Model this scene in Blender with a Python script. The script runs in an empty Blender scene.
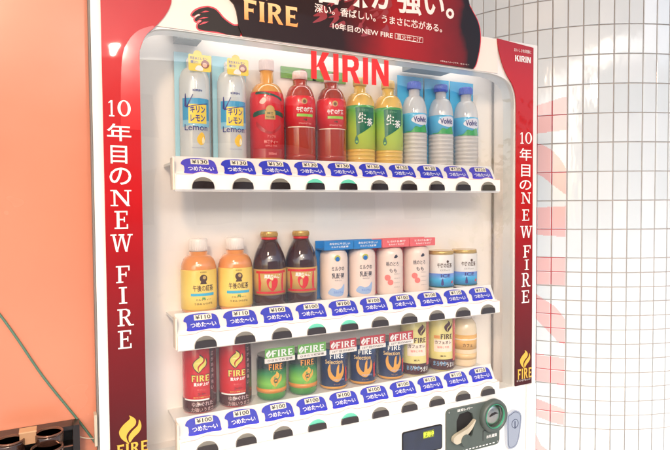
import bpy, bmesh, math, random
from mathutils import Vector, Matrix
from mathutils.geometry import tessellate_polygon
R_ = math.radians
random.seed(4)
sc = bpy.context.scene
col = sc.collection

# ------------------------------------------------------------------ camera
FL = 560.0                                           # focal length in photo pixels (photo 670 x 450)
YAW, PIT, ROL = -0.466591492, 0.0358308015, -0.00708047586
CAM = Vector((-0.29478, -1.24511, 1.3 - 0.0398744))

def cam_rows():
    ca, sa, cb, sb, cc, scn = math.cos(YAW), math.sin(YAW), math.cos(PIT), math.sin(PIT), math.cos(ROL), math.sin(ROL)
    Ry = Matrix(((ca, 0, sa), (0, 1, 0), (-sa, 0, ca)))
    Rx = Matrix(((1, 0, 0), (0, cb, -sb), (0, sb, cb)))
    Rz = Matrix(((cc, -scn, 0), (scn, cc, 0), (0, 0, 1)))
    return Rz @ Rx @ Ry
RM = cam_rows()                                      # rows: right, down, forward in (x, -z, y)
def row(i): return Vector((RM[i][0], RM[i][2], -RM[i][1]))
RIGHT, DOWN, FWD = row(0), row(1), row(2)

def at(u, v, Y=0.0):
    """point of the plane y = Y seen at a measured position"""
    d = RIGHT * ((u - 335) / FL) + DOWN * ((v - 225) / FL) + FWD
    t = (Y - CAM.y) / d.y
    p = CAM + d * t
    return p.x, p.z

cd = bpy.data.cameras.new('camera')
cam = bpy.data.objects.new('camera', cd); col.objects.link(cam)
cam.matrix_world = Matrix(((RIGHT.x, -DOWN.x, -FWD.x, CAM.x), (RIGHT.y, -DOWN.y, -FWD.y, CAM.y), (RIGHT.z, -DOWN.z, -FWD.z, CAM.z), (0, 0, 0, 1)))
cd.sensor_width = 36; cd.sensor_fit = 'HORIZONTAL'; cd.lens = FL / 670 * 36
cd.clip_start = 0.02; cd.clip_end = 500
sc.camera = cam

# ------------------------------------------------------------------ materials
def srgb(r, g, b):
    f = lambda c: ((c / 255 + 0.055) / 1.055) ** 2.4 if c > 10 else c / 255 / 12.92
    return (f(r), f(g), f(b), 1)
MATS = {}
def mat(name, rgb, rough=0.5, metal=0.0, coat=0.0, noise=0.0, nscale=12.0, bump=0.0, bscale=60.0, ior=1.5, emit=None, es=0.0, trans=0.0, sss=0.0, alpha=1.0):
    if name in MATS: return MATS[name]
    m = bpy.data.materials.new(name); m.use_nodes = True; nt = m.node_tree
    b = nt.nodes['Principled BSDF']; MATS[name] = m
    c = srgb(*rgb)
    b.inputs['Base Color'].default_value = c
    b.inputs['Roughness'].default_value = rough
    b.inputs['Metallic'].default_value = metal
    b.inputs['Coat Weight'].default_value = coat
    b.inputs['Coat Roughness'].default_value = 0.06
    b.inputs['IOR'].default_value = ior
    b.inputs['Transmission Weight'].default_value = trans
    b.inputs['Alpha'].default_value = alpha
    if sss: b.inputs['Subsurface Weight'].default_value = sss; b.inputs['Subsurface Radius'].default_value = (.01, .006, .004)
    if emit: b.inputs['Emission Color'].default_value = srgb(*emit); b.inputs['Emission Strength'].default_value = es
    if noise:
        tc = nt.nodes.new('ShaderNodeTexCoord'); n = nt.nodes.new('ShaderNodeTexNoise')
        n.inputs['Scale'].default_value = nscale; n.inputs['Detail'].default_value = 6
        nt.links.new(tc.outputs['Object'], n.inputs['Vector'])
        mr = nt.nodes.new('ShaderNodeMapRange'); mr.inputs[1].default_value = .3; mr.inputs[2].default_value = .7
        mr.inputs[3].default_value = 1 - noise; mr.inputs[4].default_value = 1 + noise * .5
        nt.links.new(n.outputs['Fac'], mr.inputs[0])
        mx = nt.nodes.new('ShaderNodeMix'); mx.data_type = 'RGBA'; mx.blend_type = 'MULTIPLY'; mx.inputs[0].default_value = 1
        mx.inputs[6].default_value = c
        nt.links.new(mr.outputs[0], mx.inputs[7]); nt.links.new(mx.outputs[2], b.inputs['Base Color'])
        m2 = nt.nodes.new('ShaderNodeMapRange'); m2.inputs[3].default_value = max(rough - .06, .01); m2.inputs[4].default_value = rough + .1
        n2 = nt.nodes.new('ShaderNodeTexNoise'); n2.inputs['Scale'].default_value = nscale * 3; nt.links.new(tc.outputs['Object'], n2.inputs['Vector'])
        nt.links.new(n2.outputs['Fac'], m2.inputs[0]); nt.links.new(m2.outputs[0], b.inputs['Roughness'])
    if bump:
        tc = nt.nodes.new('ShaderNodeTexCoord'); n = nt.nodes.new('ShaderNodeTexNoise'); n.inputs['Scale'].default_value = bscale
        nt.links.new(tc.outputs['Object'], n.inputs['Vector'])
        bp = nt.nodes.new('ShaderNodeBump'); bp.inputs['Strength'].default_value = 1; bp.inputs['Distance'].default_value = bump
        nt.links.new(n.outputs['Fac'], bp.inputs['Height']); nt.links.new(bp.outputs[0], b.inputs['Normal'])
        if coat: nt.links.new(bp.outputs[0], b.inputs['Coat Normal'])
    return m
def ramp_mat(name, stops, axis='Z', rough=.2, coat=.8, noise=0.0, bump=0.0):
    """printed gradient along object z (metres), stops = [(z, rgb)]"""
    m = bpy.data.materials.new(name); m.use_nodes = True; nt = m.node_tree; b = nt.nodes['Principled BSDF']; MATS[name] = m
    tc = nt.nodes.new('ShaderNodeTexCoord'); sp = nt.nodes.new('ShaderNodeSeparateXYZ'); nt.links.new(tc.outputs['Object'], sp.inputs[0])
    z0, z1 = stops[0][0], stops[-1][0]
    mr = nt.nodes.new('ShaderNodeMapRange'); mr.inputs[1].default_value = z0; mr.inputs[2].default_value = z1
    src = sp.outputs[axis]
    if noise:
        n = nt.nodes.new('ShaderNodeTexNoise'); n.inputs['Scale'].default_value = 9; n.inputs['Detail'].default_value = 3
        nt.links.new(tc.outputs['Object'], n.inputs['Vector'])
        ma = nt.nodes.new('ShaderNodeMath'); ma.operation = 'MULTIPLY_ADD'; ma.inputs[1].default_value = noise
        nt.links.new(n.outputs['Fac'], ma.inputs[0]); nt.links.new(src, ma.inputs[2]); src = ma.outputs[0]
    nt.links.new(src, mr.inputs[0])
    cr = nt.nodes.new('ShaderNodeValToRGB'); nt.links.new(mr.outputs[0], cr.inputs[0])
    e = cr.color_ramp.elements
    while len(e) < len(stops): e.new(.5)
    for k, (z, c) in enumerate(stops): e[k].position = (z - z0) / (z1 - z0); e[k].color = srgb(*c)
    nt.links.new(cr.outputs[0], b.inputs['Base Color'])
    b.inputs['Roughness'].default_value = rough; b.inputs['Coat Weight'].default_value = coat; b.inputs['Coat Roughness'].default_value = .03; b.inputs['Specular IOR Level'].default_value = .22
    if bump:
        n = nt.nodes.new('ShaderNodeTexNoise'); n.inputs['Scale'].default_value = 14; n.inputs['Detail'].default_value = 1
        nt.links.new(tc.outputs['Object'], n.inputs['Vector'])
        bp = nt.nodes.new('ShaderNodeBump'); bp.inputs['Distance'].default_value = bump; nt.links.new(n.outputs['Fac'], bp.inputs['Height'])
        nt.links.new(bp.outputs[0], b.inputs['Normal']); nt.links.new(bp.outputs[0], b.inputs['Coat Normal'])
    return m

WHITE = mat('white_enamel', (232, 230, 226), .32, coat=.5, noise=.03, nscale=5, bump=.00015, bscale=25)
INNER = mat('interior_white', (250, 242, 236), .3, coat=.4, noise=.04, nscale=4)
RAILM = mat('rail_plastic', (236, 232, 226), .3, coat=.3, noise=.03, nscale=20)
SHELFM = mat('shelf_plastic', (232, 214, 196), .4, noise=.05, nscale=20)
GREY = mat('grey_gasket', (120, 118, 116), .6)
DARK = mat('dark_gap', (22, 20, 20), .6)
STEEL = mat('brushed_steel', (190, 188, 182), .28, metal=1, noise=.08, nscale=30)
GREYP = mat('grey_bracket', (128, 132, 130), .45)
INK_W = mat('white_print', (246, 244, 240), .35)
PRED = mat('red_print', (214, 22, 28), .2, coat=.8)
PRED2 = mat('red_print_light', (212, 32, 32), .2, coat=.7, bump=.0004, bscale=12)
PBLK = mat('black_print', (26, 14, 10), .45)
TAGB = mat('tag_blue', (24, 34, 186), .45)
TAGV = mat('tag_violet', (66, 52, 190), .45)
TAGEDGE = mat('tag_backing', (238, 222, 214), .4)
TAGRED = mat('tag_red_line', (214, 160, 148), .5)
PRICE = mat('price_card', (244, 234, 214), .5)
INK_K = mat('black_ink', (34, 28, 30), .5)
BTND = mat('button_dark', (38, 28, 26), .1, coat=1, noise=.1, nscale=40)
BTNL = mat('button_lens', (120, 116, 106), .1, coat=1)
BTNG = mat('button_lens_lit', (96, 176, 152), .1, coat=1, emit=(70, 220, 170), es=.12)
GOLD = ramp_mat('gold_print', [(-.03, (196, 132, 30)), (.0, (250, 222, 96)), (.03, (206, 150, 36))], rough=.3, coat=.5, noise=.02)
GOLD2 = mat('gold_flat', (228, 186, 78), .3, metal=.3)
ORG = ramp_mat('orange_print', [(1.655, (222, 104, 40)), (1.69, (246, 164, 84)), (1.73, (250, 206, 150))], rough=.3, coat=.5)
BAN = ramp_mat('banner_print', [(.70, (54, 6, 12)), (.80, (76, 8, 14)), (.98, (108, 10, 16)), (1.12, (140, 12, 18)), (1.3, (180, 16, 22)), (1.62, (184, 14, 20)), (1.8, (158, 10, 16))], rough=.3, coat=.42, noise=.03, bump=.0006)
HEAD = ramp_mat('headboard_print', [(.10, (36, 18, 14)), (.40, (40, 16, 12)), (.46, (92, 14, 14)), (.54, (160, 20, 20)), (.66, (146, 18, 20)), (.76, (108, 16, 16)), (.785, (32, 14, 12)), (.84, (26, 14, 12))], axis='X', rough=.3, coat=.12, noise=.10, bump=.0002)
TEAL = mat('teal_ring', (74, 168, 134), .35)
COINP = mat('coin_panel_plastic', (78, 88, 84), .4, noise=.1, nscale=25)
CREAM = mat('lever_cream', (186, 178, 158), .3, coat=.5, noise=.1, nscale=30)
LOCKM = mat('pale_blue_chrome', (196, 204, 218), .2, metal=.85)
OUTL = mat('navy_line', (60, 70, 96), .4)

def glass_mix(name, tint, fac_min=.04, rough=.0, bump=0., opac=0., body=(240, 240, 240), bscale=7):
    m = bpy.data.materials.new(name); m.use_nodes = True; nt = m.node_tree; MATS[name] = m
    for n in list(nt.nodes): nt.nodes.remove(n)
    out = nt.nodes.new('ShaderNodeOutputMaterial'); tr = nt.nodes.new('ShaderNodeBsdfTransparent'); tr.inputs[0].default_value = srgb(*tint)
    gl = nt.nodes.new('ShaderNodeBsdfGlossy'); gl.inputs['Roughness'].default_value = rough
    fr = nt.nodes.new('ShaderNodeFresnel'); gm = nt.nodes.new('ShaderNodeNewGeometry'); im = nt.nodes.new('ShaderNodeMath'); im.operation = 'MULTIPLY_ADD'
    im.inputs[1].default_value = 1 / 1.5 - 1.5; im.inputs[2].default_value = 1.5; nt.links.new(gm.outputs['Backfacing'], im.inputs[0]); nt.links.new(im.outputs[0], fr.inputs[0])
    mx = nt.nodes.new('ShaderNodeMixShader')
    ma = nt.nodes.new('ShaderNodeMath'); ma.operation = 'ADD'; ma.inputs[1].default_value = fac_min; nt.links.new(fr.outputs[0], ma.inputs[0])
    nt.links.new(ma.outputs[0], mx.inputs[0])
    src = tr.outputs[0]
    if opac:
        df = nt.nodes.new('ShaderNodeBsdfDiffuse'); df.inputs[0].default_value = srgb(*body)
        m0 = nt.nodes.new('ShaderNodeMixShader'); m0.inputs[0].default_value = opac
        nt.links.new(tr.outputs[0], m0.inputs[1]); nt.links.new(df.outputs[0], m0.inputs[2]); src = m0.outputs[0]
    nt.links.new(src, mx.inputs[1]); nt.links.new(gl.outputs[0], mx.inputs[2]); nt.links.new(mx.outputs[0], out.inputs[0])
    if bump:
        tc = nt.nodes.new('ShaderNodeTexCoord'); n = nt.nodes.new('ShaderNodeTexNoise'); n.inputs['Scale'].default_value = bscale; n.inputs['Detail'].default_value = 1
        nt.links.new(tc.outputs['Object'], n.inputs['Vector'])
        bp = nt.nodes.new('ShaderNodeBump'); bp.inputs['Distance'].default_value = bump; nt.links.new(n.outputs['Fac'], bp.inputs['Height'])
        nt.links.new(bp.outputs[0], gl.inputs['Normal'])
    return m
PANE = glass_mix('clear_pane', (250, 251, 251), .008, bump=.0012, bscale=5)
PET = glass_mix('clear_bottle', (250, 252, 252), .05, rough=.06, opac=.55, body=(255, 247, 242))
SLEEVE = glass_mix('clear_sleeve', (226, 240, 246), .08, rough=.1, opac=.25, body=(200, 226, 240))
SCREEN = glass_mix('screen_glass', (200, 210, 230), .06)

# ------------------------------------------------------------------ mesh builder
class MB:
    def __init__(s): s.v = []; s.f = []; s.m = []; s.sm = []; s.mats = []
    def mi(s, m):
        if m not in s.mats: s.mats.append(m)
        return s.mats.index(m)
    def add(s, vs, fs, m, smooth=False):
        o = len(s.v); s.v += [tuple(v) for v in vs]; k = s.mi(m)
        for f in fs: s.f.append([i + o for i in f]); s.m.append(k); s.sm.append(smooth)
        return s
    def box(s, x0, x1, y0, y1, z0, z1, m):
        vs = [(x, y, z) for x in (x0, x1) for y in (y0, y1) for z in (z0, z1)]
        return s.add(vs, [(0, 1, 3, 2), (4, 6, 7, 5), (0, 4, 5, 1), (2, 3, 7, 6), (0, 2, 6, 4), (1, 5, 7, 3)], m)
    def prism(s, outer, y0, y1, m, holes=(), back=True, sidem=None, fn=None):
        """outline in (x, z), front at y0, back at y1 (y0 < y1)"""
        loops = [outer] + list(holes)
        tess = tessellate_polygon([[Vector((a, b, 0)) for a, b in l] for l in loops])
        pts = [p for l in loops for p in l]
        F = fn or (lambda x, z, y: (x, y, z))
        n = len(pts)
        front = []
        for t in tess:
            a, b, c = [pts[i] for i in t]
            ar = (b[0] - a[0]) * (c[1] - a[1]) - (c[0] - a[0]) * (b[1] - a[1])
            if abs(ar) < 1e-12: continue
            front.append(t if ar > 0 else t[::-1])
        s.add([F(x, z, y0) for x, z in pts], front, m)
        if back: s.add([F(x, z, y1) for x, z in pts], [t[::-1] for t in front], sidem or m)
        if y1 != y0:
            vs = []; fs = []
            for li, l in enumerate(loops):
                area = sum(l[i][0] * l[(i + 1) % len(l)][1] - l[(i + 1) % len(l)][0] * l[i][1] for i in range(len(l)))
                o = len(vs)
                vs += [F(x, z, y0) for x, z in l] + [F(x, z, y1) for x, z in l]
                k = len(l); ccw = (area > 0) == (li == 0)
                for i in range(k):
                    j = (i + 1) % k
                    q = (o + i, o + k + i, o + k + j, o + j)
                    fs.append(q if ccw else q[::-1])
            s.add(vs, fs, sidem or m)
        return s
    def lathe(s, prof, c, m, seg=40, smooth=True, mats=None):
        """prof = [(r, z)] bottom to top, c = (x, y, z)"""
        vs = []; k = len(prof)
        for i in range(seg):
            a = 2 * math.pi * i / seg
            for r, z in prof: vs.append((c[0] + r * math.cos(a), c[1] + r * math.sin(a), c[2] + z))
        for j in range(k - 1):
            fs = []
            for i in range(seg):
                i2 = (i + 1) % seg
                fs.append((i * k + j, i2 * k + j, i2 * k + j + 1, i * k + j + 1))
            o = len(s.v)
            s.add(vs, fs, (mats[j] if mats else m), smooth) if j == 0 else s._more(fs, o0, (mats[j] if mats else m), smooth)
            if j == 0: o0 = o
        # caps
        if prof[0][0] > 1e-6: s._more([tuple(i * k for i in range(seg))[::-1]], o0, mats[0] if mats else m, False)
        if prof[-1][0] > 1e-6: s._more([tuple(i * k + k - 1 for i in range(seg))], o0, mats[-1] if mats else m, False)
        return s
    def _more(s, fs, o, m, smooth):
        k = s.mi(m)
        for f in fs: s.f.append([i + o for i in f]); s.m.append(k); s.sm.append(smooth)
    def ring(s, cx, cz, r0, r1, y0, y1, m, seg=48):
        o = [(cx + r1 * math.cos(a), cz + r1 * math.sin(a)) for a in [2 * math.pi * i / seg for i in range(seg)]]
        h = [(cx + r0 * math.cos(a), cz + r0 * math.sin(a)) for a in [2 * math.pi * i / seg for i in range(seg)]]
        return s.prism(o, y0, y1, m, holes=[h])
    def wrap(s, outline, r, cx, cy, zoff, m, step=.007):
        """flat outline (arc x, z) laid onto a vertical cylinder"""
        bm = bmesh.new()
        tess = tessellate_polygon([[Vector((a, b, 0)) for a, b in outline]])
        vv = [bm.verts.new((a, b, 0)) for a, b in outline]
        for t in tess:
            try: bm.faces.new([vv[i] for i in t])
            except ValueError: pass
        for _ in range(5):
            es = [e for e in bm.edges if abs(e.verts[0].co.x - e.verts[1].co.x) > step]
            if not es: break
            bmesh.ops.subdivide_edges(bm, edges=es, cuts=1)
            bmesh.ops.triangulate(bm, faces=bm.faces[:])
        bm.normal_update()
        bm.verts.index_update()
        vs = [(cx + r * math.sin(v.co.x / r), cy - r * math.cos(v.co.x / r), zoff + v.co.y) for v in bm.verts]
        fs = [[v.index for v in f.verts] if f.normal.z > 0 else [v.index for v in f.verts][::-1] for f in bm.faces]
        bm.free()
        return s.add(vs, fs, m, True)
    def text(s, body, m, fn, size=.01, bold=0., xs=1., align='CENTER', spacing=1.0, shear=0.):
        """lettering mapped through fn(x, z) -> (x, y, z)"""
        vs, fs = text_mesh(body, size, bold, align, spacing, shear)
        return s.add([fn(a * xs, b) for a, b in vs], fs, m)
    def build(s, name, parent=None, label=None, loc=None):
        me = bpy.data.meshes.new(name); me.from_pydata(s.v, [], s.f)
        for m in s.mats: me.materials.append(m)
        for p, k, sm in zip(me.polygons, s.m, s.sm): p.material_index = k; p.use_smooth = sm
        me.update()
        o = bpy.data.objects.new(name, me); col.objects.link(o)
        if parent is not None: o.parent = parent
        if label: o['label'] = label
        if loc: o.location = loc
        return o

_TC = {}
def text_mesh(body, size, bold=0., align='CENTER', spacing=1.0, shear=0.):
    key = (body, size, bold, align, spacing, shear)
    if key in _TC: return _TC[key]
    c = bpy.data.curves.new('lettering', 'FONT'); c.body = body; c.size = size; c.offset = bold * size
    c.align_x = align; c.align_y = 'CENTER'; c.fill_mode = 'FRONT'; c.resolution_u = 3; c.space_character = spacing; c.shear = shear; c.space_line = .95
    o = bpy.data.objects.new('lettering', c); col.objects.link(o)
    dg = bpy.context.evaluated_depsgraph_get(); dg.update()
    me = o.evaluated_get(dg).to_mesh()
    vs = [(v.co.x, v.co.y) for v in me.vertices]; fs = []
    for p in me.polygons:
        q = list(p.vertices)
        a = sum(vs[q[i]][0] * vs[q[(i + 1) % len(q)]][1] - vs[q[(i + 1) % len(q)]][0] * vs[q[i]][1] for i in range(len(q)))
        fs.append(q if a > 0 else q[::-1])
    bpy.data.objects.remove(o); bpy.data.curves.remove(c)
    if vs and align == 'CENTER':                      # centre on the ink itself
        mx = (min(v[0] for v in vs) + max(v[0] for v in vs)) / 2; mz = (min(v[1] for v in vs) + max(v[1] for v in vs)) / 2
        vs = [(a - mx, b - mz) for a, b in vs]
    _TC[key] = (vs, fs)
    return vs, fs
def fit_text(mb, body, m, cx, cz, w, h, y, bold=0., spacing=1., sx=0., shear=0.):
    """lettering scaled to fill a w x h rectangle on the plane y"""
    vs, fs = text_mesh(body, 1.0, bold, 'CENTER', spacing, shear)
    W = max(v[0] for v in vs) - min(v[0] for v in vs); H = max(v[1] for v in vs) - min(v[1] for v in vs)
    kx = w / W if w else h / H; kz = h / H if h else w / W
    mb.add([(cx + a * kx, y, cz + b * kz + sx * a * kx) for a, b in vs], fs, m)
def wrap_text(mb, body, m, ax, az, w, h, r, cx, cy, zoff, bold=0., spacing=1.):
    vs, fs = text_mesh(body, 1.0, bold, 'CENTER', spacing)
    W = max(v[0] for v in vs) - min(v[0] for v in vs); H = max(v[1] for v in vs) - min(v[1] for v in vs)
    kx = w / W if w else h / H; kz = h / H if h else w / W
    mb.add([(cx + r * math.sin((ax + a * kx) / r), cy - r * math.cos((ax + a * kx) / r), zoff + az + b * kz) for a, b in vs], fs, m)

def tag(o, label, cat, group=None, kind=None):
    if label: o['label'] = label
    if cat: o['category'] = cat
    if group: o['group'] = group
    if kind: o['kind'] = kind
    return o
def empty(name, loc, label, cat, group=None):
    o = bpy.data.objects.new(name, None); col.objects.link(o); o.location = loc; o.empty_display_size = .05
    return tag(o, label, cat, group)
def copy_tree(o, parent=None):
    c = o.copy(); col.objects.link(c); c.parent = parent
    for ch in [x for x in bpy.data.objects if x.parent == o]: copy_tree(ch, c)
    return c

def smooth_loop(pts, n=6):
    """closed Catmull-Rom"""
    out = []; k = len(pts)
    for i in range(k):
        p0, p1, p2, p3 = [Vector(pts[(i + j) % k]) for j in (-1, 0, 1, 2)]
        for t in [j / n for j in range(n)]:
            out.append(tuple(.5 * ((2 * p1) + (p2 - p0) * t + (2 * p0 - 5 * p1 + 4 * p2 - p3) * t * t + (3 * p1 - p0 - 3 * p2 + p3) * t ** 3)))
    return out
def smooth_path(pts, n=6):
    out = []; k = len(pts)
    for i in range(k - 1):
        p0, p1, p2, p3 = [Vector(pts[min(max(i + j, 0), k - 1)]) for j in (-1, 0, 1, 2)]
        for t in [j / n for j in range(n)]:
            out.append(tuple(.5 * ((2 * p1) + (p2 - p0) * t + (2 * p0 - 5 * p1 + 4 * p2 - p3) * t * t + (3 * p1 - p0 - 3 * p2 + p3) * t ** 3)))
    out.append(tuple(pts[-1])); return out
def rrect(x0, x1, z0, z1, r, n=6):
    out = []
    for cx, cz, a0 in ((x1 - r, z1 - r, 0), (x0 + r, z1 - r, 90), (x0 + r, z0 + r, 180), (x1 - r, z0 + r, 270)):
        for i in range(n + 1):
            a = R_(a0 + 90 * i / n); out.append((cx + r * math.cos(a), cz + r * math.sin(a)))
    return out
def circ(cx, cz, r, n=32, rz=None): return [(cx + r * math.cos(2 * math.pi * i / n), cz + (rz or r) * math.sin(2 * math.pi * i / n)) for i in range(n)]

# the two-tongued flame emblem, unit outline about (0,0), height 1
FLAME_A = smooth_loop([(-.02, -.5), (-.26, -.28), (-.34, -.02), (-.2, .2), (.02, .38), (.0, .5), (.2, .34), (.2, .14), (.0, -.04), (-.1, -.2), (-.08, -.36)], 4)
FLAME_B = smooth_loop([(.0, -.46), (-.03, -.24), (.1, -.06), (.28, .1), (.33, .3), (.4, .08), (.34, -.12), (.14, -.3)], 4)
def flame(mb, cx, cz, h, y, m, fn=None):
    for k, fl in enumerate((FLAME_A, FLAME_B)):
        mb.prism([(cx + a * h, cz + b * h) for a, b in fl], y - .00005 * k, y - .00005 * k, m, back=False, fn=fn)

# serif capitals built from strokes, cell 0..w x 0..1
def strokes(ch):
    t, s = .15, .075
    H = lambda x0, x1, z: [(x0, z), (x1, z), (x1, z + s), (x0, z + s)]
    V = lambda x, z0=0, z1=1, w=t: [(x, z0), (x + w, z0), (x + w, z1), (x, z1)]
    D = lambda x0, z0, x1, z1, w: [(x0, z0), (x0 + w, z0), (x1 + w, z1), (x1, z1)]
    if ch == 'N': return .95, [V(.14, w=.08), H(0, .34, 0), H(0, .22, 1 - s), D(.74, 0, .12, 1, .16), V(.76, w=.08), H(.64, .96, 1 - s)]
    if ch == 'E': return .8, [V(.12), H(0, .72, 0), H(0, .7, 1 - s), H(.2, .55, .48), V(.66, 0, .26, .07), V(.64, .76, 1, .07), V(.5, .38, .66, .06)]
    if ch == 'F': return .76, [V(.12), H(0, .38, 0), H(0, .72, 1 - s), H(.2, .55, .46), V(.66, .72, 1, .07), V(.5, .36, .64, .06)]
    if ch == 'I': return .42, [V(.13), H(0, .41, 0), H(0, .41, 1 - s)]
    if ch == 'W': return 1.25, [D(.3, 0, .1, 1, .13), D(.32, 0, .58, 1, .08), D(.82, 0, .58, 1, .13), D(.84, 0, 1.08, 1, .08), H(0, .34, 1 - s), H(.46, .78, 1 - s), H(.96, 1.25, 1 - s)]
    if ch == 'R':
        bowl = [(.2, 1), (.5, 1), (.68, .9), (.72, .74), (.66, .58), (.5, .5), (.2, .46), (.2, .52), (.46, .55), (.56, .64), (.58, .76), (.54, .88), (.44, .94), (.2, .94)]
        return .9, [V(.12), H(0, .38, 0), H(0, .3, 1 - s), bowl, D(.62, 0, .34, .52, .16), H(.62, .9, 0)]
    if ch == '1': return .5, [V(.18), H(.04, .47, 0), [(.0, .8), (.18, .88), (.18, 1), (.0, .86)]]
    if ch == '0': return .75, ['ring']
def serif(mb, ch, cx, cz, w, h, y, m):
    W, st = strokes(ch)
    for k, p in enumerate(st):
        yy = y - .00006 * k
        if p == 'ring':
            o = circ(.36, .5, .36, 24, .52); i = circ(.36, .5, .2, 24, .45)
            mb.prism([(cx + (a - W / 2) * w / W, cz + (b - .5) * h) for a, b in o], yy, yy, m, holes=[[(cx + (a - W / 2) * w / W, cz + (b - .5) * h) for a, b in i]], back=False)
        else:
            mb.prism([(cx + (a - W / 2) * w / W, cz + (b - .5) * h) for a, b in p], yy, yy, m, back=False)
# heavy flared capitals for the brand word FIRE
def heavy(ch):
    if ch == 'F': return .62, [[(.06, 0), (.26, 0), (.24, .1), (.24, .9), (.04, 1), (.0, 1), (.06, .9)], [(.2, .84), (.56, .82), (.6, .76), (.62, 1), (.02, 1)], [(.2, .42), (.44, .42), (.48, .36), (.48, .62), (.44, .57), (.2, .57)]]
    if ch == 'I': return .3, [[(.02, 0), (.28, 0), (.25, .1), (.25, .9), (.28, 1), (.02, 1), (.05, .9), (.05, .1)]]
    if ch == 'R': return .74, [[(.02, 0), (.26, 0), (.24, .1), (.24, 1), (.02, 1), (.05, .9), (.05, .1)], [(.2, 1), (.44, 1), (.6, .93), (.66, .76), (.6, .58), (.46, .47), (.2, .44), (.2, .56), (.38, .6), (.46, .74), (.38, .87), (.2, .88)], [(.28, .48), (.46, .5), (.76, .0), (.54, 0)]]
    if ch == 'E': return .64, [[(.05, 0), (.25, 0), (.25, 1), (.05, 1)], [(.02, 1), (.24, .84), (.54, .84), (.6, .78), (.6, 1)], [(.2, .43), (.44, .43), (.5, .38), (.5, .62), (.44, .57), (.2, .57)], [(.02, 0), (.6, 0), (.64, .24), (.56, .15), (.24, .15)]]
def heavy_word(mb, word, cx, cz, w, h, y, m, fn=None, gap=.12):
    tot = sum(heavy(c)[0] for c in word) + gap * (len(word) - 1); x = -tot / 2; k = w / tot
    for ch in word:
        W, ps = heavy(ch)
        for j, p in enumerate(ps):
            mb.prism([(cx + (x + a) * k, cz + (b - .5) * h) for a, b in p], y - .00005 * j, y - .00005 * j, m, back=False, fn=fn)
        x += W + gap

# ------------------------------------------------------------------ the vending machine
VX0, VX1, VT, VB = -.222, 1.018, 1.735, -.46
machine = empty('vending_machine', (.4, 0, VB), 'large white drink vending machine with red side banners and three rows of sample drinks', 'vending machine')
def part(mb, name, label=None, parent=None):
    """built in world coordinates, then parented to the machine or one of its parts"""
    o = mb.build(name, None, label)
    p = parent or machine
    o.parent = p
    base = Vector((.4, 0, VB))
    if p is machine: o.matrix_parent_inverse = Matrix.Translation(-base)
    return o

WIN = [(-.126, .712)] + [(.929, .712)] + smooth_path([(.929, 1.54), (.927, 1.575), (.917, 1.602), (.898, 1.619), (.870, 1.629), (.84, 1.634)], 4) + \
      smooth_path([(-.045, 1.640), (-.075, 1.6385), (-.097, 1.632), (-.113, 1.616), (-.123, 1.59), (-.126, 1.55)], 4)
# cabinet: sides, back, top and the case of the display
b = MB()
b.box(VX0 + .006, VX0 + .030, .05, .68, VB, VT - .01, WHITE); b.box(VX1 - .030, VX1 - .003, .05, .68, VB, VT - .01, WHITE)
b.box(VX0 + .030, VX1 - .030, .66, .68, VB, VT - .01, WHITE); b.box(VX0 + .030, VX1 - .030, .05, .66, VT - .03, VT - .012, WHITE)
b.box(VX0 + .030, VX1 - .030, .05, .66, VB, VB + .03, WHITE)
cab = part(b, 'cabinet')
# door frame round the window
b = MB()
b.prism([(VX0 + .004, VB + .02), (VX1, VB + .02), (VX1, VT), (VX0 + .004, VT)], 0, .048, WHITE, holes=[WIN])
fr = part(b, 'door_frame')
b = MB(); b.box(VX0 + .0005, VX0 + .0035, .006, .040, VB + .03, VT - .004, GREY); b.box(VX0 + .001, VX0 + .006, .0485, .0495, VB + .03, VT - .01, DARK)
part(b, 'door_gasket', parent=fr)
b = MB()
for z0, z1 in ((.765, .83),): b.box(VX0 - .006, VX0 - .0005, -.004, .02, z0, z1, CREAM)
part(b, 'hinge', parent=fr)
# the display case behind the window
b = MB()
b.box(-.17, .957, .125, .14, .68, 1.72, INNER)
b.box(-.185, -.17, .0485, .14, .68, 1.72, INNER); b.box(.957, .972, .0485, .14, .68, 1.72, INNER)
b.box(-.17, .957, .0485, .125, .68, .694, INNER); b.box(-.17, .957, .0485, .125, 1.705, 1.72, INNER)
part(b, 'display_case')
b = MB(); b.box(.9535, .9565, .118, .1245, .695, 1.70, mat('case_corner_grey', (150, 140, 134), .4)); part(b, 'corner_post')

# window pane
b = MB(); b.prism([(x, z) for x, z in WIN], .004, .006, PANE); pane = part(b, 'window_pane')
b = MB()
REDL = mat('red_vinyl', (226, 36, 34), .35)
x0, z0 = at(313, 52); x1, z1 = at(389, 86)
# brand letters: heavy slab strokes on the pane
def sans(ch):
    if ch == 'K': return .8, [[(0, 0), (.24, 0), (.24, 1), (0, 1)], [(.22, .42), (.5, 1), (.8, 1), (.44, .5)], [(.30, .52), (.56, .64), (.86, 0), (.56, 0)]]
    if ch == 'I': return .24, [[(0, 0), (.24, 0), (.24, 1), (0, 1)]]
    if ch == 'R': return .78, [[(0, 0), (.24, 0), (.24, 1), (0, 1)], [(.2, 1), (.56, 1), (.72, .92), (.77, .72), (.72, .52), (.56, .42), (.2, .42), (.2, .57), (.44, .57), (.53, .64), (.53, .78), (.44, .85), (.2, .85)], [(.34, .46), (.58, .46), (.82, 0), (.55, 0)]]
    if ch == 'N': return .82, [[(0, 0), (.22, 0), (.22, 1), (0, 1)], [(.6, 0), (.82, 0), (.82, 1), (.6, 1)], [(.0, 1), (.26, 1), (.82, 0), (.56, 0)]]
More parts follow.
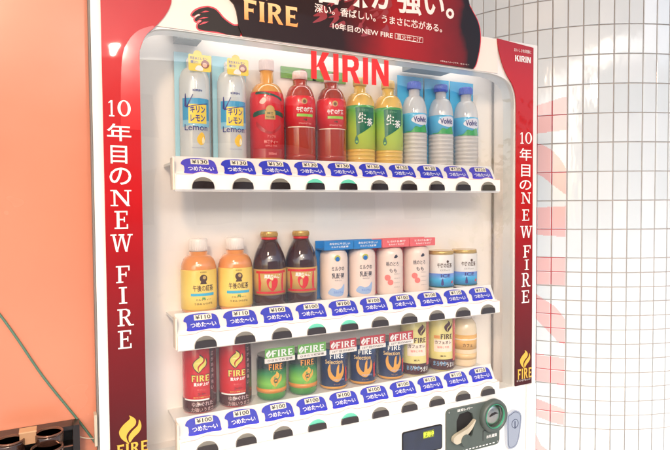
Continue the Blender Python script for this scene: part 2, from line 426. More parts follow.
def sans_word(mb, word, xa, xb, za, zb, y, m, gap=.17, fn=None):
    tot = sum(sans(c)[0] for c in word) + gap * (len(word) - 1); k = (xb - xa) / tot; x = 0
    for ch in word:
        W, ps = sans(ch)
        for j, p in enumerate(ps):
            mb.prism([(xa + (x + a) * k, za + b_ * (zb - za)) for a, b_ in p], y - .00005 * j, y - .00005 * j, m, back=False, fn=fn)
        x += W + gap
sans_word(b, 'KIRIN', .272, .493, 1.567, 1.634, .0030, REDL)
part(b, 'brand_lettering', 'red brand letters stuck on the window', pane)

# header board: cream panel, dark cut-out board rising above the cabinet
CREAMB = mat('header_cream', (238, 220, 208), .35, coat=.4, noise=.02, nscale=6)
b = MB()
b.prism([(-.10, 1.6425), (-.07, 1.6425), (.86, 1.636), (.857, 1.732), (.80, 1.732), (-.10, 1.732)], -.003, -.0002, CREAMB)
hp = part(b, 'header_panel')
HB = [(.050, 1.90), at(226, -12), at(228.5, 0), at(233, 5), at(235.5, 12), at(236.8, 20), at(238, 28), (.098, 1.6445), (.767, 1.6385)] + smooth_path([(.777, 1.652), (.788, 1.69), (.7925, 1.723), (.790, 1.752), (.781, 1.775), (.766, 1.795), (.753, 1.812), (.747, 1.84), (.752, 1.90)], 4)
b = MB(); b.prism(HB, -.008, -.0035, HEAD, sidem=PBLK)
board = part(b, 'headboard')
# red rim along the right curve of the board and thin red flames
b = MB()
rim = smooth_path([(.767, 1.6385), (.777, 1.652), (.788, 1.69), (.7925, 1.723), (.790, 1.752), (.781, 1.775), (.766, 1.795), (.753, 1.812)], 4)
b.prism(rim + [(x - .0025, z) for x, z in rim[::-1]], -.0084, -.0084, PRED, back=False)
random.seed(11)
DR = mat('dark_red_print', (140, 20, 22), .3, coat=.5)
for k in range(26):
    bx = random.uniform(.30, .50); bz = random.choice([1.70, 1.72, 1.74, 1.76, 1.78]) + random.uniform(-.01, .01); L = random.uniform(.018, .05); a = R_(random.uniform(200, 245)); w = random.uniform(.004, .010)
    dx, dz = math.cos(a), math.sin(a)
    pts = smooth_loop([(bx - dz * w, bz + dx * w), (bx + dx * L * .5 - dz * w * .8 , bz + dz * L * .5 + dx * w), (bx + dx * L, bz + dz * L), (bx + dx * L * .5 + dz * w * .2, bz + dz * L * .5 - dx * w * .3), (bx + dz * w, bz - dx * w)], 3)
    b.prism(pts, -.0081 - .00001 * k, -.0081 - .00001 * k, DR, back=False)
part(b, 'flame_print', parent=board)
b = MB()
(fx0, fz0), (fx1, fz1) = at(241.8, 11.0), at(296.5, 17.6)
heavy_word(b, 'FIRE', (fx0 + fx1) / 2, (fz0 + fz1) / 2, fx1 - fx0, .0455, -.0086, ORG, gap=.1)
b.prism([at(262, -1), at(266, -2), at(266, 1.5), at(263.5, .8)], -.0087, -.0087, ORG, back=False)
part(b, 'brand_word', parent=board); b = MB()
PK = mat('headline_print', (246, 226, 218), .35)
def line(body, u0, v0, u1, v1, h, bold, sp=1.):
    (a, c), (d, e) = at(u0, v0), at(u1, v1)
    fit_text(b, body, PK, (a + d) / 2, (c + e) / 2, d - a, h, -.0090, bold=bold, spacing=sp, sx=(e - c) / (d - a))
line('香味が強い。', 312, -13.5, 452, 6.5, .080, .022)
line('深い。香ばしい。うまさに芯がある。', 313, 8.5, 440, 29.5, .0215, .012)
line('10年目のNEW FIRE', 331, 26.5, 391, 36.5, .0165, .012)
(a, c), (d, e) = at(393, 34), at(421, 44)
fit_text(b, '直火仕上げ', PK, (a + d) / 2, (c + e) / 2, (d - a) * .86, .014, -.0091, bold=0)
for q in ([(a, c), (d, c), (d, c - .0012), (a, c - .0012)], [(a, e), (d, e), (d, e + .0012), (a, e + .0012)], [(a, e), (a + .0012, e), (a + .0012, c), (a, c)], [(d - .0012, e), (d, e), (d, c), (d - .0012, c)]):
    b.prism(q, -.0092, -.0092, PK, back=False)
fit_text(b, '※写真はイメージです。缶コーヒー', PK, .70, 1.6475, .10, .0042, -.0090)
part(b, 'headboard_lettering', parent=board)
# hand silhouette on the cream panel
b = MB()
HAND = [(180 + x / 5.58, y / 5.58) for x, y in [(330, 150), (300, 146), (265, 125), (235, 100), (215, 75), (195, 56), (170, 46), (150, 43), (122, 47), (96, 56), (75, 70), (64, 88), (78, 91), (98, 80), (114, 84), (92, 96), (80, 112), (90, 122), (104, 112), (120, 118), (104, 132), (96, 146), (100, 162), (130, 172), (170, 176), (215, 182), (260, 196), (330, 215)]]
hw = [at(u, v) for u, v in HAND]
cx = sum(p[0] for p in hw) / len(hw); cz = sum(p[1] for p in hw) / len(hw)
from mathutils import geometry
def grow(pts, d):
    n = len(pts); out = []
    for i in range(n):
        p, q, r = Vector(pts[i - 1]), Vector(pts[i]), Vector(pts[(i + 1) % n])
        t = (r - p); t = t.normalized() if t.length else Vector((1, 0)); out.append((q.x - t.y * d, q.y + t.x * d))
    return out
hs = smooth_loop(hw, 3)
hs = [(x, max(z, 1.6446 - (x + .1) * .0068)) for x, z in hs]
ar = sum(hs[i][0] * hs[(i + 1) % len(hs)][1] - hs[(i + 1) % len(hs)][0] * hs[i][1] for i in range(len(hs)))
b.prism([(x, max(z, 1.6444 - (x + .1) * .0068)) for x, z in grow(hs, .0034 if ar < 0 else -.0034)], -.0034, -.0034, PRED, back=False)
b.prism(hs, -.0038, -.0038, PBLK, back=False)
for q in ([(198, 19.5), (203, 17.6), (208, 17.8), (204, 19)], [(198.5, 25.5), (203, 22.3), (208.5, 22), (204, 24.2)], [(200, 13), (205, 11.2), (209, 12), (204, 12.8)]):
    b.prism([at(u, v) for u, v in q], -.0042, -.0042, PRED, back=False)
part(b, 'hand_silhouette', parent=hp)

# side banners
b = MB()
LB = [(-.199, .70), (-.1255, .70), (-.1255, 1.55)] + smooth_path([(-.1252, 1.585), (-.113, 1.617), (-.094, 1.638), (-.075, 1.661), (-.062, 1.684), (-.0575, 1.705), (-.058, 1.7345)], 4) + [(-.199, 1.7345)]
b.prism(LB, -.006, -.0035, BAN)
banL = part(b, 'side_banner', 'left banner, wide, with a curved top beside the hand silhouette')
b = MB()
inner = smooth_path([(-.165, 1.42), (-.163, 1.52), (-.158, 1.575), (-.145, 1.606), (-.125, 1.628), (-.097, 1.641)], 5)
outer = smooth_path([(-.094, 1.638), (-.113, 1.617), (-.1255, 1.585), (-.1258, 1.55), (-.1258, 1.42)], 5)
b.prism(inner + outer, -.0064, -.0064, PRED2, back=False)  # two-tone print: lighter red band hugging the window edge
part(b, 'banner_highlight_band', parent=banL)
def P2(u, v): return at(u, v)
def cell(u0, u1, v0, v1):
    a, c = at(u0, v0); d, e = at(u1, v1); return (a + d) / 2, (c + e) / 2, d - a, c - e
b = MB(); Y = -.0068
for ch, q in (('1', (108, 114.5, 100.5, 117)), ('0', (117, 131, 100.5, 117)), ('N', (110, 131, 190, 206)), ('E', (114, 129, 211, 228.5)), ('W', (110, 132.5, 234.5, 251)), ('F', (115.5, 130, 266, 282)), ('I', (118.5, 127, 287, 303)), ('R', (117, 133.5, 309, 324.5)), ('E', (117.5, 132.5, 330.6, 347))):
    cx, cz, w, h = cell(*q); serif(b, ch, cx, cz, w, h, Y, INK_W)
for ch, q in (('年', (106.5, 131, 123.5, 142)), ('目', (110, 127, 145.6, 164)), ('の', (109, 131, 167.5, 185))):
    cx, cz, w, h = cell(*q); fit_text(b, ch, INK_W, cx, cz, w, h, Y, bold=.006)
part(b, 'banner_lettering', parent=banL)
b = MB()
cx, cz, w, h = cell(120, 138, 416, 441); flame(b, cx, cz, h, Y, GOLD2)
cx, cz, w, h = cell(116, 148, 441.5, 452); heavy_word(b, 'FIRE', cx, cz, w * .98, .023, Y, GOLD2)
part(b, 'flame_emblem', 'gold flame over gold lettering at the banner foot', banL)

b = MB()
RB = [(.929, .7135), (.9965, .7135), (.9965, 1.7245), (.8545, 1.7345)] + smooth_path([(.858, 1.712), (.871, 1.672), (.890, 1.637), (.912, 1.610), (.9255, 1.58), (.929, 1.545)], 4)
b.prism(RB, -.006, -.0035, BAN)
banR = part(b, 'side_banner', 'right banner, narrow, beside the tiled column')
b = MB()
for ch, q in (('1', (518.5, 522.2, 132.5, 144)), ('0', (523.5, 530.5, 132.5, 144)), ('N', (519.5, 529, 192.5, 203.5)), ('E', (520.5, 528, 209.5, 220.5)), ('W', (518.5, 530.5, 226, 237.5)), ('F', (521.5, 529, 245.5, 257)), ('I', (523, 527.2, 259.5, 269.5)), ('R', (520, 528.6, 273, 286)), ('E', (520, 528, 290.5, 302))):
    cx, cz, w, h = cell(*q); serif(b, ch, cx, cz, w, h, Y, INK_W)
for ch, q in (('年', (518, 530, 148, 161)), ('目', (519.5, 528.5, 164.5, 177)), ('の', (518, 529.5, 180, 190))):
    cx, cz, w, h = cell(*q); fit_text(b, ch, INK_W, cx, cz, w, h, Y, bold=.006)
part(b, 'banner_lettering', parent=banR); b = MB()
xa, za = at(513.5, 61.5); xb, zb = at(529, 56.5)
sans_word(b, 'KIRIN', xa, xb, za, za + .0175, Y, INK_W)
cx, cz, w, h = cell(512.5, 529.5, 49.5, 53.3); fit_text(b, 'おいしさを笑顔に', INK_W, cx, cz, w, .010, Y)
part(b, 'brand_word', parent=banR)
b = MB()
cx, cz, w, h = cell(518, 528, 350.5, 367); flame(b, cx, cz, h, Y, GOLD2)
cx, cz, w, h = cell(516, 530, 369, 376.5); heavy_word(b, 'FIRE', cx, cz, w, h, Y, GOLD2)
fit_text(b, 'キリンビバレッジ', INK_W, .962, .728, .055, .006, Y)
part(b, 'flame_emblem', 'gold flame over gold lettering at the banner foot', banR)

# ceiling lamp brackets in the case
b = MB()
x0, z0 = at(190, 38, .10); b.box(x0 - .035, x0 + .02, .07, .12, z0 - .012, z0 + .004, GREYP); b.box(x0 - .05, x0 + .028, .075, .11, z0 + .004, z0 + .026, CREAM)
b.box(x0 - .02, x0 + .0, .070, .076, z0 + .007, z0 + .022, STEEL); b.box(x0 - .048, x0 - .036, .070, .076, z0 + .004, z0 + .022, GREYP)
part(b, 'lamp_bracket', 'grey bracket over the lemon bottles')
b = MB()
x0, z0 = at(430, 70, .08); b.box(x0 - .075, x0 + .06, .05, .11, z0 - .006, z0 + .010, GREYP); b.box(x0 + .02, x0 + .055, .045, .07, z0 + .010, z0 + .02, STEEL)
part(b, 'lamp_bracket', 'long grey bracket over the water bottles')

# selection rails
BTN_X = [i * .09 for i in range(10)]
RZ = [1.292, .942, .706]
PRICES = [['130'] * 6 + ['130', '120', '120', '120'], ['110', '110'] + ['100'] * 5 + ['100', '110', '110'], ['100'] * 7 + ['110', '110', '120']]
def tag_fn(zb):
    # local (x, s) on the sloping tag bed, s = distance up the slope
    L = math.hypot(.018, .0375); c, sn = .018 / L, .0375 / L
    def f(x, s, lift):       # lift < 0 moves off the bed towards the viewer
        n = -lift; s *= .65
        return (x, .0035 + s * c - n * sn, zb + .0385 + s * sn + n * c)
    return f
random.seed(3)
for r, zb in enumerate(RZ):
    b = MB()
    prof = [(-.0125, .002), (-.0145, .006), (-.0145, .029), (-.012, .0335), (-.003, .0385), (.0035, .0385), (.0225, .0785), (.0245, .066), (.125, .066), (.125, .060), (.019, .060), (.012, .034), (.008, 0), (-.010, 0)]
    x0, x1 = -.058, .858
    n = len(prof)
    vs = [(x0, y, zb + z) for y, z in prof] + [(x1, y, zb + z) for y, z in prof]
    b.add(vs, [(i, i + n, (i + 1) % n + n, (i + 1) % n) for i in range(n)], RAILM)
    tess = tessellate_polygon([[Vector((y, z, 0)) for y, z in prof]])
    b.add([vs[i] for i in range(n)], [t for t in tess], RAILM); b.add([vs[i + n] for i in range(n)], [t[::-1] for t in tess], RAILM)
    # wavy lip that rises over every button
    lip = [(x0 + .002, zb + .004)] + [(x1 - .002, zb + .004)]
    top = []
    N = 10 * 16
    for k in range(N + 1):
        x = x1 - .002 - (x1 - x0 - .004) * k / N
        d = min(abs(x - bx) for bx in BTN_X)
        top.append((x, zb + .0375 + .0055 * max(0, math.cos(min(d / .045, 1) * math.pi)) * (1 if d < .0225 else 0) + .0))
    b.prism(lip + top, -.0175, -.0140, RAILM)
    ed = [(x, z) for x, z in top]
    b.prism(ed + [(x, z - .0010) for x, z in ed[::-1]], -.0178, -.0178, TAGRED, back=False)
    b.box(x0 - .0035, x0 - .0003, -.006, .024, zb + .004, zb + .073, SHELFM)
    rail = part(b, 'selection_rail', ['top rail under the large bottles', 'middle rail under the small bottles and milk drinks', 'bottom rail under the coffee cans'][r])
    f = tag_fn(zb)
    for i, bx in enumerate(BTN_X):
        # button: a domed lens over a dark body
        mb = MB()
        w, h = .0245, .0255
        arch = [(bx + w * math.cos(a), zb + .0055 + h * math.sin(a) ** .8) for a in [math.pi * k / 20 for k in range(21)]]
        arch[0] = (bx + w, zb + .0055); arch[-1] = (bx - w, zb + .0055)
        zc = zb + .0055 + h * .58
        up = [p for p in arch if p[1] > zc]
        wz = [abs(p[0] - bx) for p in up]; xe = max(wz) + .0012
        lo = [(bx - xe, zc), ] + [(bx - w, zb + .0055 + .001), (bx - w, zb + .0055), (bx + w, zb + .0055), (bx + w, zb + .0065)] + [(bx + xe, zc)]
        lo = [p for p in arch if p[1] <= zc]
        left = [p for p in lo if p[0] < bx]; right = [p for p in lo if p[0] >= bx]
        body = [(bx + xe, zc)] + [(bx, zc - .0015)] + [(bx - xe, zc)] + left + right[::1]
        # outline: right side from bottom to top, then back
        body = right + [(bx + xe, zc), (bx + xe * .5, zc + .0012), (bx, zc + .0016), (bx - xe * .5, zc + .0012), (bx - xe, zc)] + left
        mb.prism(body, -.0235, -.0176, BTND)
        lens = [(bx + xe, zc + .0003), ] + up + [(bx - xe, zc + .0003), (bx - xe * .5, zc + .0015), (bx, zc + .0019), (bx + xe * .5, zc + .0015)]
        lit = (i in (3, 4)) and r < 3 or (r == 1 and i == 2 and False)
        mb.prism(lens, -.0205, -.0176, BTNG if lit else BTNL)
        part(mb, 'selection_button', 'button with a lit green lens' if lit else None, rail)
        # price tag
        mb = MB(); S = .0655
        cxx = bx + .0 ; tw = .0405
        T = [(cxx - tw + .006, .003), (cxx - tw * .35, .001), (cxx + tw * .4, .004), (cxx + tw - .002, .002), (cxx + tw - .0015, .018), (cxx + tw - .003, .038), (cxx + tw * .78, .053), (cxx + tw * .4, .059), (cxx - tw * .1, .0615), (cxx - tw * .62, .059), (cxx - tw * .9, .051), (cxx - tw, .038), (cxx - tw + .006, .031), (cxx - tw + .0065, .014)]
        tl = smooth_loop([(x, s) for x, s in T], 3)
        F = lambda x, s, y, f=f: f(x, s, y)
        mb.prism(grow(tl, -.0016), -.0006, -.0002, TAGEDGE, fn=F)
        violet = (r == 0 and i == 0) or (r == 0 and i > 7)
        mb.prism(tl, -.0012, -.0007, TAGV if violet else TAGB, fn=F)
        j = random.uniform(-.0012, .0012)
        mb.prism([(cxx - .018 + j, .037), (cxx + .022 + j, .037), (cxx + .022 + j, .0565), (cxx - .018 + j, .0565)], -.0022, -.0013, PRICE, fn=F)
        def fnp(a, q, f=f, cxx=cxx, j=j): return f(cxx + .002 + j + a, .0468 + q, -.00235)
        vs_, fs_ = text_mesh('¥' + PRICES[r][i], 1.0, .022, 'CENTER', 1.0, 0.)
        W = max(v[0] for v in vs_) - min(v[0] for v in vs_); H = max(v[1] for v in vs_) - min(v[1] for v in vs_)
        mb.add([fnp(v[0] * .035 / W, v[1] * .0145 / H) for v in vs_], fs_, INK_K)
        def fnq(a, q, f=f, cxx=cxx): return f(cxx + .003 + a, .021 + q, -.0014)
        vs_, fs_ = text_mesh('つめた〜い', 1.0, .02, 'CENTER', .95, 0.)
        W = max(v[0] for v in vs_) - min(v[0] for v in vs_); H = max(v[1] for v in vs_) - min(v[1] for v in vs_)
        mb.add([fnq(v[0] * .058 / W, v[1] * .0175 / H) for v in vs_], fs_, INK_W)
        part(mb, 'price_tag', None, rail)

# lower front: coin panel, screen, lock, bill slot
b = MB()
b.box(VX0 + .012, .974, -.0035, -.0003, VB + .06, .7035, WHITE); b.box(.9765, VX1 - .003, -.0050, -.0003, VB + .06, .7095, WHITE)
part(b, 'lower_door_panel')
b = MB()
cpx, cpz, cr = .835, .6455, .048
plate = rrect(.671, .864, .555, .687, .014)
b.prism(plate, -.0105, -.0036, COINP, holes=[[(.705, .590), (.735, .582), (.762, .600), (.770, .632), (.762, .662), (.745, .672), (.715, .668), (.705, .650)]])
b.prism([(.700, .578), (.775, .578), (.775, .676), (.700, .676)], -.0040, -.0037, DARK)
fit_text(b, '返却レバー', INK_W, .735, .6795, .055, .008, -.0108, bold=.01)
b.box(.800, .802, -.0108, -.0106, .575, .605, INK_K); b.box(.800, .813, -.0108, -.0106, .603, .605, INK_K)
fit_text(b, 'お札硬貨', INK_W, .834, .584, .040, .010, -.0108, bold=.01)
for k in range(12): b.box(.70 + k * .0125, .707 + k * .0125, -.0108, -.0106, .5605, .563, INK_W)
for x, z in ((.679, .679), (.679, .563), (.856, .563)): b.prism(circ(x, z, .0028, 14), -.0113, -.0106, STEEL)
cp = part(b, 'coin_panel')
b = MB()
N = 48
prof = [(.0350, -.0115), (.0355, -.024), (.041, -.028), (.046, -.025), (.048, -.018), (.048, -.0108)]
vs = []; 
for k in range(N):
    a = 2 * math.pi * k / N
    for rr, y in prof: vs.append((cpx + rr * math.cos(a), y, cpz + rr * math.sin(a)))
n = len(prof); fs = [(k * n + j, k * n + j + 1, ((k + 1) % N) * n + j + 1, ((k + 1) % N) * n + j) for k in range(N) for j in range(n - 1)]
b.add(vs, fs, COINP, True)
b.ring(cpx, cpz, .0338, .0349, -.0255, -.0200, TEAL)
part(b, 'coin_bezel', parent=cp)
b = MB()
vs = []; prof = [(.0322, -.0112), (.028, -.0155), (.020, -.0185), (.010, -.0200), (.0005, -.0204)]; n = len(prof)
for k in range(N):
    a = 2 * math.pi * k / N
    for rr, y in prof: vs.append((cpx + rr * math.cos(a), y, cpz + rr * math.sin(a)))
b.add(vs, [(k * n + j, k * n + j + 1, ((k + 1) % N) * n + j + 1, ((k + 1) % N) * n + j) for k in range(N) for j in range(n - 1)], STEEL, True)
b.prism([(cpx - .019, cpz + .000), (cpx + .004, cpz + .0055), (cpx + .016, cpz + .006), (cpx + .004, cpz + .0105), (cpx - .010, cpz + .008)], -.0222, -.0206, INK_K)
part(b, 'coin_slot', parent=cp)
b = MB()
lev = smooth_loop([(.686, .597), (.686, .609), (.698, .617), (.722, .624), (.742, .632), (.764, .648), (.752, .626), (.736, .612), (.722, .598), (.700, .590)], 4)
b.prism(lev, -.0235, -.0125, CREAM); b.prism(circ(.728, .596, .017, 20), -.0255, -.0237, COINP)
part(b, 'return_lever', parent=cp)
b = MB()
dpl = rrect(.526, .659, .580, .650, .007)
DSP = mat('screen_navy', (26, 36, 60), .1, coat=1, noise=.6, nscale=30)
b.prism(dpl, -.0060, -.0037, DARK); b.prism(rrect(.529, .656, .583, .647, .006), -.0064, -.0061, DSP)
LIME = mat('lime_digits', (214, 232, 70), .4, emit=(200, 230, 50), es=.35)
fit_text(b, '販売中', LIME, .612, .630, .034, .015, -.0068, bold=.02)
b.prism([(.594, .620), (.630, .620), (.630, .640), (.594, .640)], -.00655, -.00655, mat('lime_dim', (110, 120, 40), .5), back=False)
part(b, 'display_screen', 'dark blue screen with lime characters')
b = MB()
LK = [(.890, .628), (.905, .640), (.920, .645), (.936, .640), (.946, .628), (.947, .610), (.940, .565), (.932, .543), (.920, .533), (.902, .532), (.893, .540), (.890, .570)]
lk = smooth_loop(LK, 4); b.prism(lk, -.014, -.0036, LOCKM)
b.prism(grow(lk, -.004 if True else 0), -.0142, -.0142, OUTL, back=False); b.prism(grow(lk, -.0055), -.0144, -.0144, LOCKM, back=False)
lock = part(b, 'door_lock')
b = MB(); b.ring(.921, .605, .012, .0135, -.0150, -.0145, OUTL, 24); b.prism([(.9195, .590), (.9225, .590), (.9225, .612), (.9195, .612)], -.0150, -.0146, OUTL)
part(b, 'keyhole', parent=lock)
b = MB()
cx0, cz0 = at(355, 474); MAUVE = mat('mauve_recess', (150, 128, 126), .35, coat=.4)
b.ring(cx0, cz0, .062, .068, -.0075, -.0036, RAILM); b.prism(circ(cx0, cz0, .0615, 40), -.0046, -.0036, MAUVE); b.box(cx0 - .04, cx0 + .04, -.006, -.0047, cz0 - .004, cz0 + .004, DARK)
part(b, 'bill_slot')

# ------------------------------------------------------------------ sample drinks
BY = .092
def cxr(i): return .010 + .09 * i
SH = [z + .066 for z in RZ]
def arc_rect(mb, r, x0, x1, z0, z1, m, lift=.0004): mb.wrap([(x0, z0), (x1, z0), (x1, z1), (x0, z1)], r + lift, 0, 0, 0, m)
def bottle_thing(name, label, cat, group, i, row_, dx=0):
    return empty(name, (cxr(i) + dx, BY, SH[row_] + .0005), label, cat, group)
def place(src, i, row_, label, dx=0, dy=0, rz=0):
    c = copy_tree(src); c.location = (cxr(i) + dx, BY + dy, SH[row_] + .0005); c['label'] = label; c.rotation_euler.z = rz
    return c
def M_(n, rgb, **k): k.setdefault('rough', .25); k.setdefault('coat', .5); return mat(n, rgb, **k)
def bottle_prof(r, H, neck=.014, hs=.62, hc=.16):
    """PET outline without the cap"""
    z1 = H * hs; z2 = H * (1 - hc)
    return [(r * .86, 0), (r * .97, .004), (r, .012), (r, z1)] + [(r * math.cos(t) ** .8 * 1 if False else neck + (r - neck) * math.cos(t), z1 + (z2 - z1) * math.sin(t)) for t in [R_(a) for a in (15, 30, 45, 60, 75, 90)]] + [(neck, H)]
def cap(mb, r, z0, z1, m):
    mb.lathe([(r, z0), (r, z1 - .002), (r - .0015, z1)], (0, 0, 0), m, 36)
    for k in range(30):
        a = 2 * math.pi * k / 30; mb.box(r * math.cos(a) - .0006, r * math.cos(a) + .0006, r * math.sin(a) - .0006, r * math.sin(a) + .0006, z0 + .002, z1 - .004, m)

# 1 lemon soda in blue card
CARDB = M_('card_pale_blue', (172, 220, 236)); YEL = M_('promo_yellow', (246, 214, 70)); NAVY = M_('navy_ink', (66, 60, 130)); SKY = M_('label_cyan', (70, 160, 205))
g = 'clear lemon soda bottles on pale blue cards'
t = bottle_thing('lemon_soda_bottle', 'clear lemon soda bottle on pale blue card, at the far left of the top shelf', 'drink bottle', g, 0, 0)
b = MB(); b.lathe(bottle_prof(.0350, .236, .019, .80, .05), (0, 0, 0), PET); b.build('bottle_body', t)
b = MB(); cap(b, .0175, .2365, .248, M_('cap_white', (238, 228, 222))); b.build('cap', t)
b = MB(); b.box(-.043, .041, .016, .018, 0, .264, CARDB)
for k in range(5): b.box(.030 + k * .002, .0305 + k * .002, .0155, .0159, .205, .258, SKY)
b.build('backing_card', t)
b = MB(); r = .0355
arc_rect(b, r, -.034, .036, .100, .150, SKY)
b.wrap([(-.034, .1), (.036, .1), (.036, .086), (.01, .082), (-.015, .088), (-.034, .084)], r + .0004, 0, 0, 0, M_('cyan_fade', (140, 196, 220)))
arc_rect(b, r, -.018, .026, .092, .136, YEL, .0009)
wrap_text(b, 'キリン', NAVY, .004, .124, .036, .0165, r + .0014, 0, 0, 0, .03); wrap_text(b, 'レモン', NAVY, .004, .104, .034, .0155, r + .0014, 0, 0, 0, .03)
wrap_text(b, 'KIRIN', NAVY, .004, .168, .022, .005, r + .0006, 0, 0, 0, .03)
wrap_text(b, 'Lemon', NAVY, .0, .083, .056, .014, r + .0013, 0, 0, 0, .005)
b.wrap([(-.026, .160), (-.024, .160), (-.022, .132), (-.008, .158), (-.006, .158), (-.019, .131), (.03, .140), (.03, .1385), (-.022, .128), (-.028, .132)], r + .0012, 0, 0, 0, NAVY)
LEM = M_('lemon_yellow', (244, 196, 60))
b.wrap(smooth_loop([(.002, .060), (.012, .072), (.020, .064), (.019, .048), (.010, .042), (.002, .050)], 4), r + .0006, 0, 0, 0, LEM)
b.wrap(smooth_loop([(.014, .046), (.020, .050), (.017, .062), (.013, .056)], 4), r + .0009, 0, 0, 0, M_('lemon_white', (250, 236, 190)))
wrap_text(b, 'ナチュラルミネラル', NAVY, .004, .036, .03, .003, r + .0006, 0, 0, 0)
b.build('label', t)
b = MB(); y = -.0375
b.prism(rrect(-.021, .031, .211, .249, .004) , y, y + .0012, YEL); b.prism(circ(.0, .2485, .010, 20), y + .0001, y + .0011, YEL)
fit_text(b, '天然水とレモン', NAVY, .002, .240, .040, .007, y - .0004, .02); fit_text(b, '果汁!', NAVY, -.008, .231, .018, .007, y - .0004, .02)
b.prism(circ(.017, .228, .0095, 24), y - .0004, y - .0004, M_('brown_hair', (150, 74, 48)), back=False); b.prism(circ(.016, .226, .0055, 20), y - .0008, y - .0008, M_('skin_print', (240, 190, 160)), back=False)
b.prism(smooth_loop([(-.006, .214), (.000, .224), (.010, .222), (.011, .213)], 3), y - .0003, y - .0003, INK_W, back=False)
b.build('promo_tag', t)
lemon = t
place(lemon, 1, 0, 'clear lemon soda bottle on pale blue card, next to the red apple tea bottle')

# 2 apple tea
RED1 = M_('label_red', (214, 20, 24)); DGRN = M_('dark_green_print', (18, 74, 44)); AMB = M_('amber_liquid', (216, 150, 64), rough=.12, coat=1)
t = bottle_thing('apple_tea_bottle', 'red labelled apple tea bottle with a green band, third on the top shelf', 'drink bottle', None, 2, 0)
b = MB(); b.lathe(bottle_prof(.0420, .236, .017, .70, .13), (0, 0, 0), AMB); b.build('bottle_body', t)
b = MB(); cap(b, .0185, .2365, .264, M_('cap_pale_pink', (240, 214, 204))); b.build('cap', t)
b = MB(); r = .0428; n = 28
b.lathe([(r, .018), (r, .166), (r - .002, .178), (r - .007, .190)], (0, 0, 0), RED1, 48)
b.wrap(smooth_loop([(-.04, .128), (-.02, .133), (0, .135), (.025, .133), (.045, .128), (.045, .118), (.025, .122), (0, .124), (-.02, .122), (-.04, .117)], 3), r + .0005, 0, 0, 0, DGRN)
GT = M_('gold_tag', (202, 164, 90)); arc_rect(b, r, -.008, .018, .111, .131, GT, .0010); b.wrap(circ(.005, .134, .011, 18), r + .0009, 0, 0, 0, GT)
wrap_text(b, '林檎', DGRN, .005, .126, .016, .006, r + .0015, 0, 0, 0, .02); wrap_text(b, '午後の紅茶', DGRN, .005, .117, .02, .0055, r + .0015, 0, 0, 0, .02)
b.wrap(smooth_loop([(-.03, .178), (-.01, .1775), (.02, .171), (.038, .164), (.038, .158), (.02, .166), (-.01, .172), (-.032, .172)], 3), r + .0003, 0, 0, 0, DGRN)
b.wrap(smooth_loop([(-.022, .152), (-.012, .164), (-.004, .158), (-.012, .148)], 3), r + .0006, 0, 0, 0, M_('apple_shine', (250, 190, 170)))
b.wrap(smooth_loop([(-.03, .106), (-.01, .088), (.01, .082), (.034, .100), (.034, .092), (.01, .076), (-.012, .080), (-.03, .094)], 3), r + .0006, 0, 0, 0, M_('apple_dark', (176, 20, 16)))
PINK = M_('pink_print', (246, 150, 140))
wrap_text(b, 'アップル', PINK, .008, .070, .022, .007, r + .0009, 0, 0, 0, .01); wrap_text(b, '林檎ティー', PINK, .007, .057, .036, .009, r + .0009, 0, 0, 0, .02); wrap_text(b, 'APPLE TEA', PINK, .007, .047, .03, .004, r + .0009, 0, 0, 0)
arc_rect(b, r, -.045, .045, .018, .040, M_('label_dark_red', (170, 28, 26)), .0005)
wrap_text(b, '500ml', PINK, .01, .028, .02, .006, r + .0009, 0, 0, 0, .02)
b.build('label', t)

# 3 straight tea
TEA = M_('red_tea', (170, 52, 24), rough=.1, coat=1, sss=.25); LRED = M_('tea_label_red', (222, 26, 32)); LGRN = M_('lime_band', (150, 200, 70))
g = 'red straight tea bottles'
t = bottle_thing('straight_tea_bottle', 'red straight tea bottle next to the apple tea bottle, fourth on the top shelf', 'drink bottle', g, 3, 0)
b = MB(); pr = bottle_prof(.0395, .222, .018, .70, .06); b.lathe(pr, (0, 0, 0), TEA)
for k in range(1): b.lathe([(.0396, .012 + k * .013), (.0402, .026 + k * .013), (.0396, .030 + k * .013)], (0, 0, 0), TEA, 40)
b.build('bottle_body', t)
b = MB(); cap(b, .0185, .2225, .244, M_('cap_clear_pink', (238, 206, 196))); b.build('cap', t)
b = MB(); r = .0404; b.lathe([(r, .099), (r, .158), (r - .001, .172), (r - .006, .185)], (0, 0, 0), LRED, 48)
arc_rect(b, r, -.041, .041, .097, .0995, M_('cream_line', (244, 214, 190)), .0006)
arc_rect(b, r, -.014, .030, .124, .131, LGRN, .0008)
wrap_text(b, '午後の紅茶', INK_W, .008, .142, .046, .013, r + .0010, 0, 0, 0, .03)
b.wrap(circ(.006, .163, .0075, 20), r - .0008 + .0012, 0, 0, 0, GT); b.wrap(circ(.006, .162, .0045, 16), r + .0009, 0, 0, 0, M_('emblem_brown', (120, 70, 40)))
wrap_text(b, 'STRAIGHT TEA', PINK, .008, .107, .034, .004, r + .0009, 0, 0, 0, .02); wrap_text(b, '紅茶', DGRN, .008, .116, .010, .005, r + .0009, 0, 0, 0, .05)
b.build('label', t)
b = MB(); b.box(-.040, .060, .03, .032, .232, .262, M_('green_leaf_card', (130, 176, 90)))
for k in range(6): b.box(-.036, -.002, .0295, .0299, .236 + k * .004, .2372 + k * .004, LGRN)
b.prism(circ(.022, .246, .013, 24), .0292, .0298, M_('card_brown', (150, 90, 60)))
b.build('backing_card', t)
place(t, 4, 0, 'red straight tea bottle next to the green tea bottle, fifth on the top shelf', dx=0)

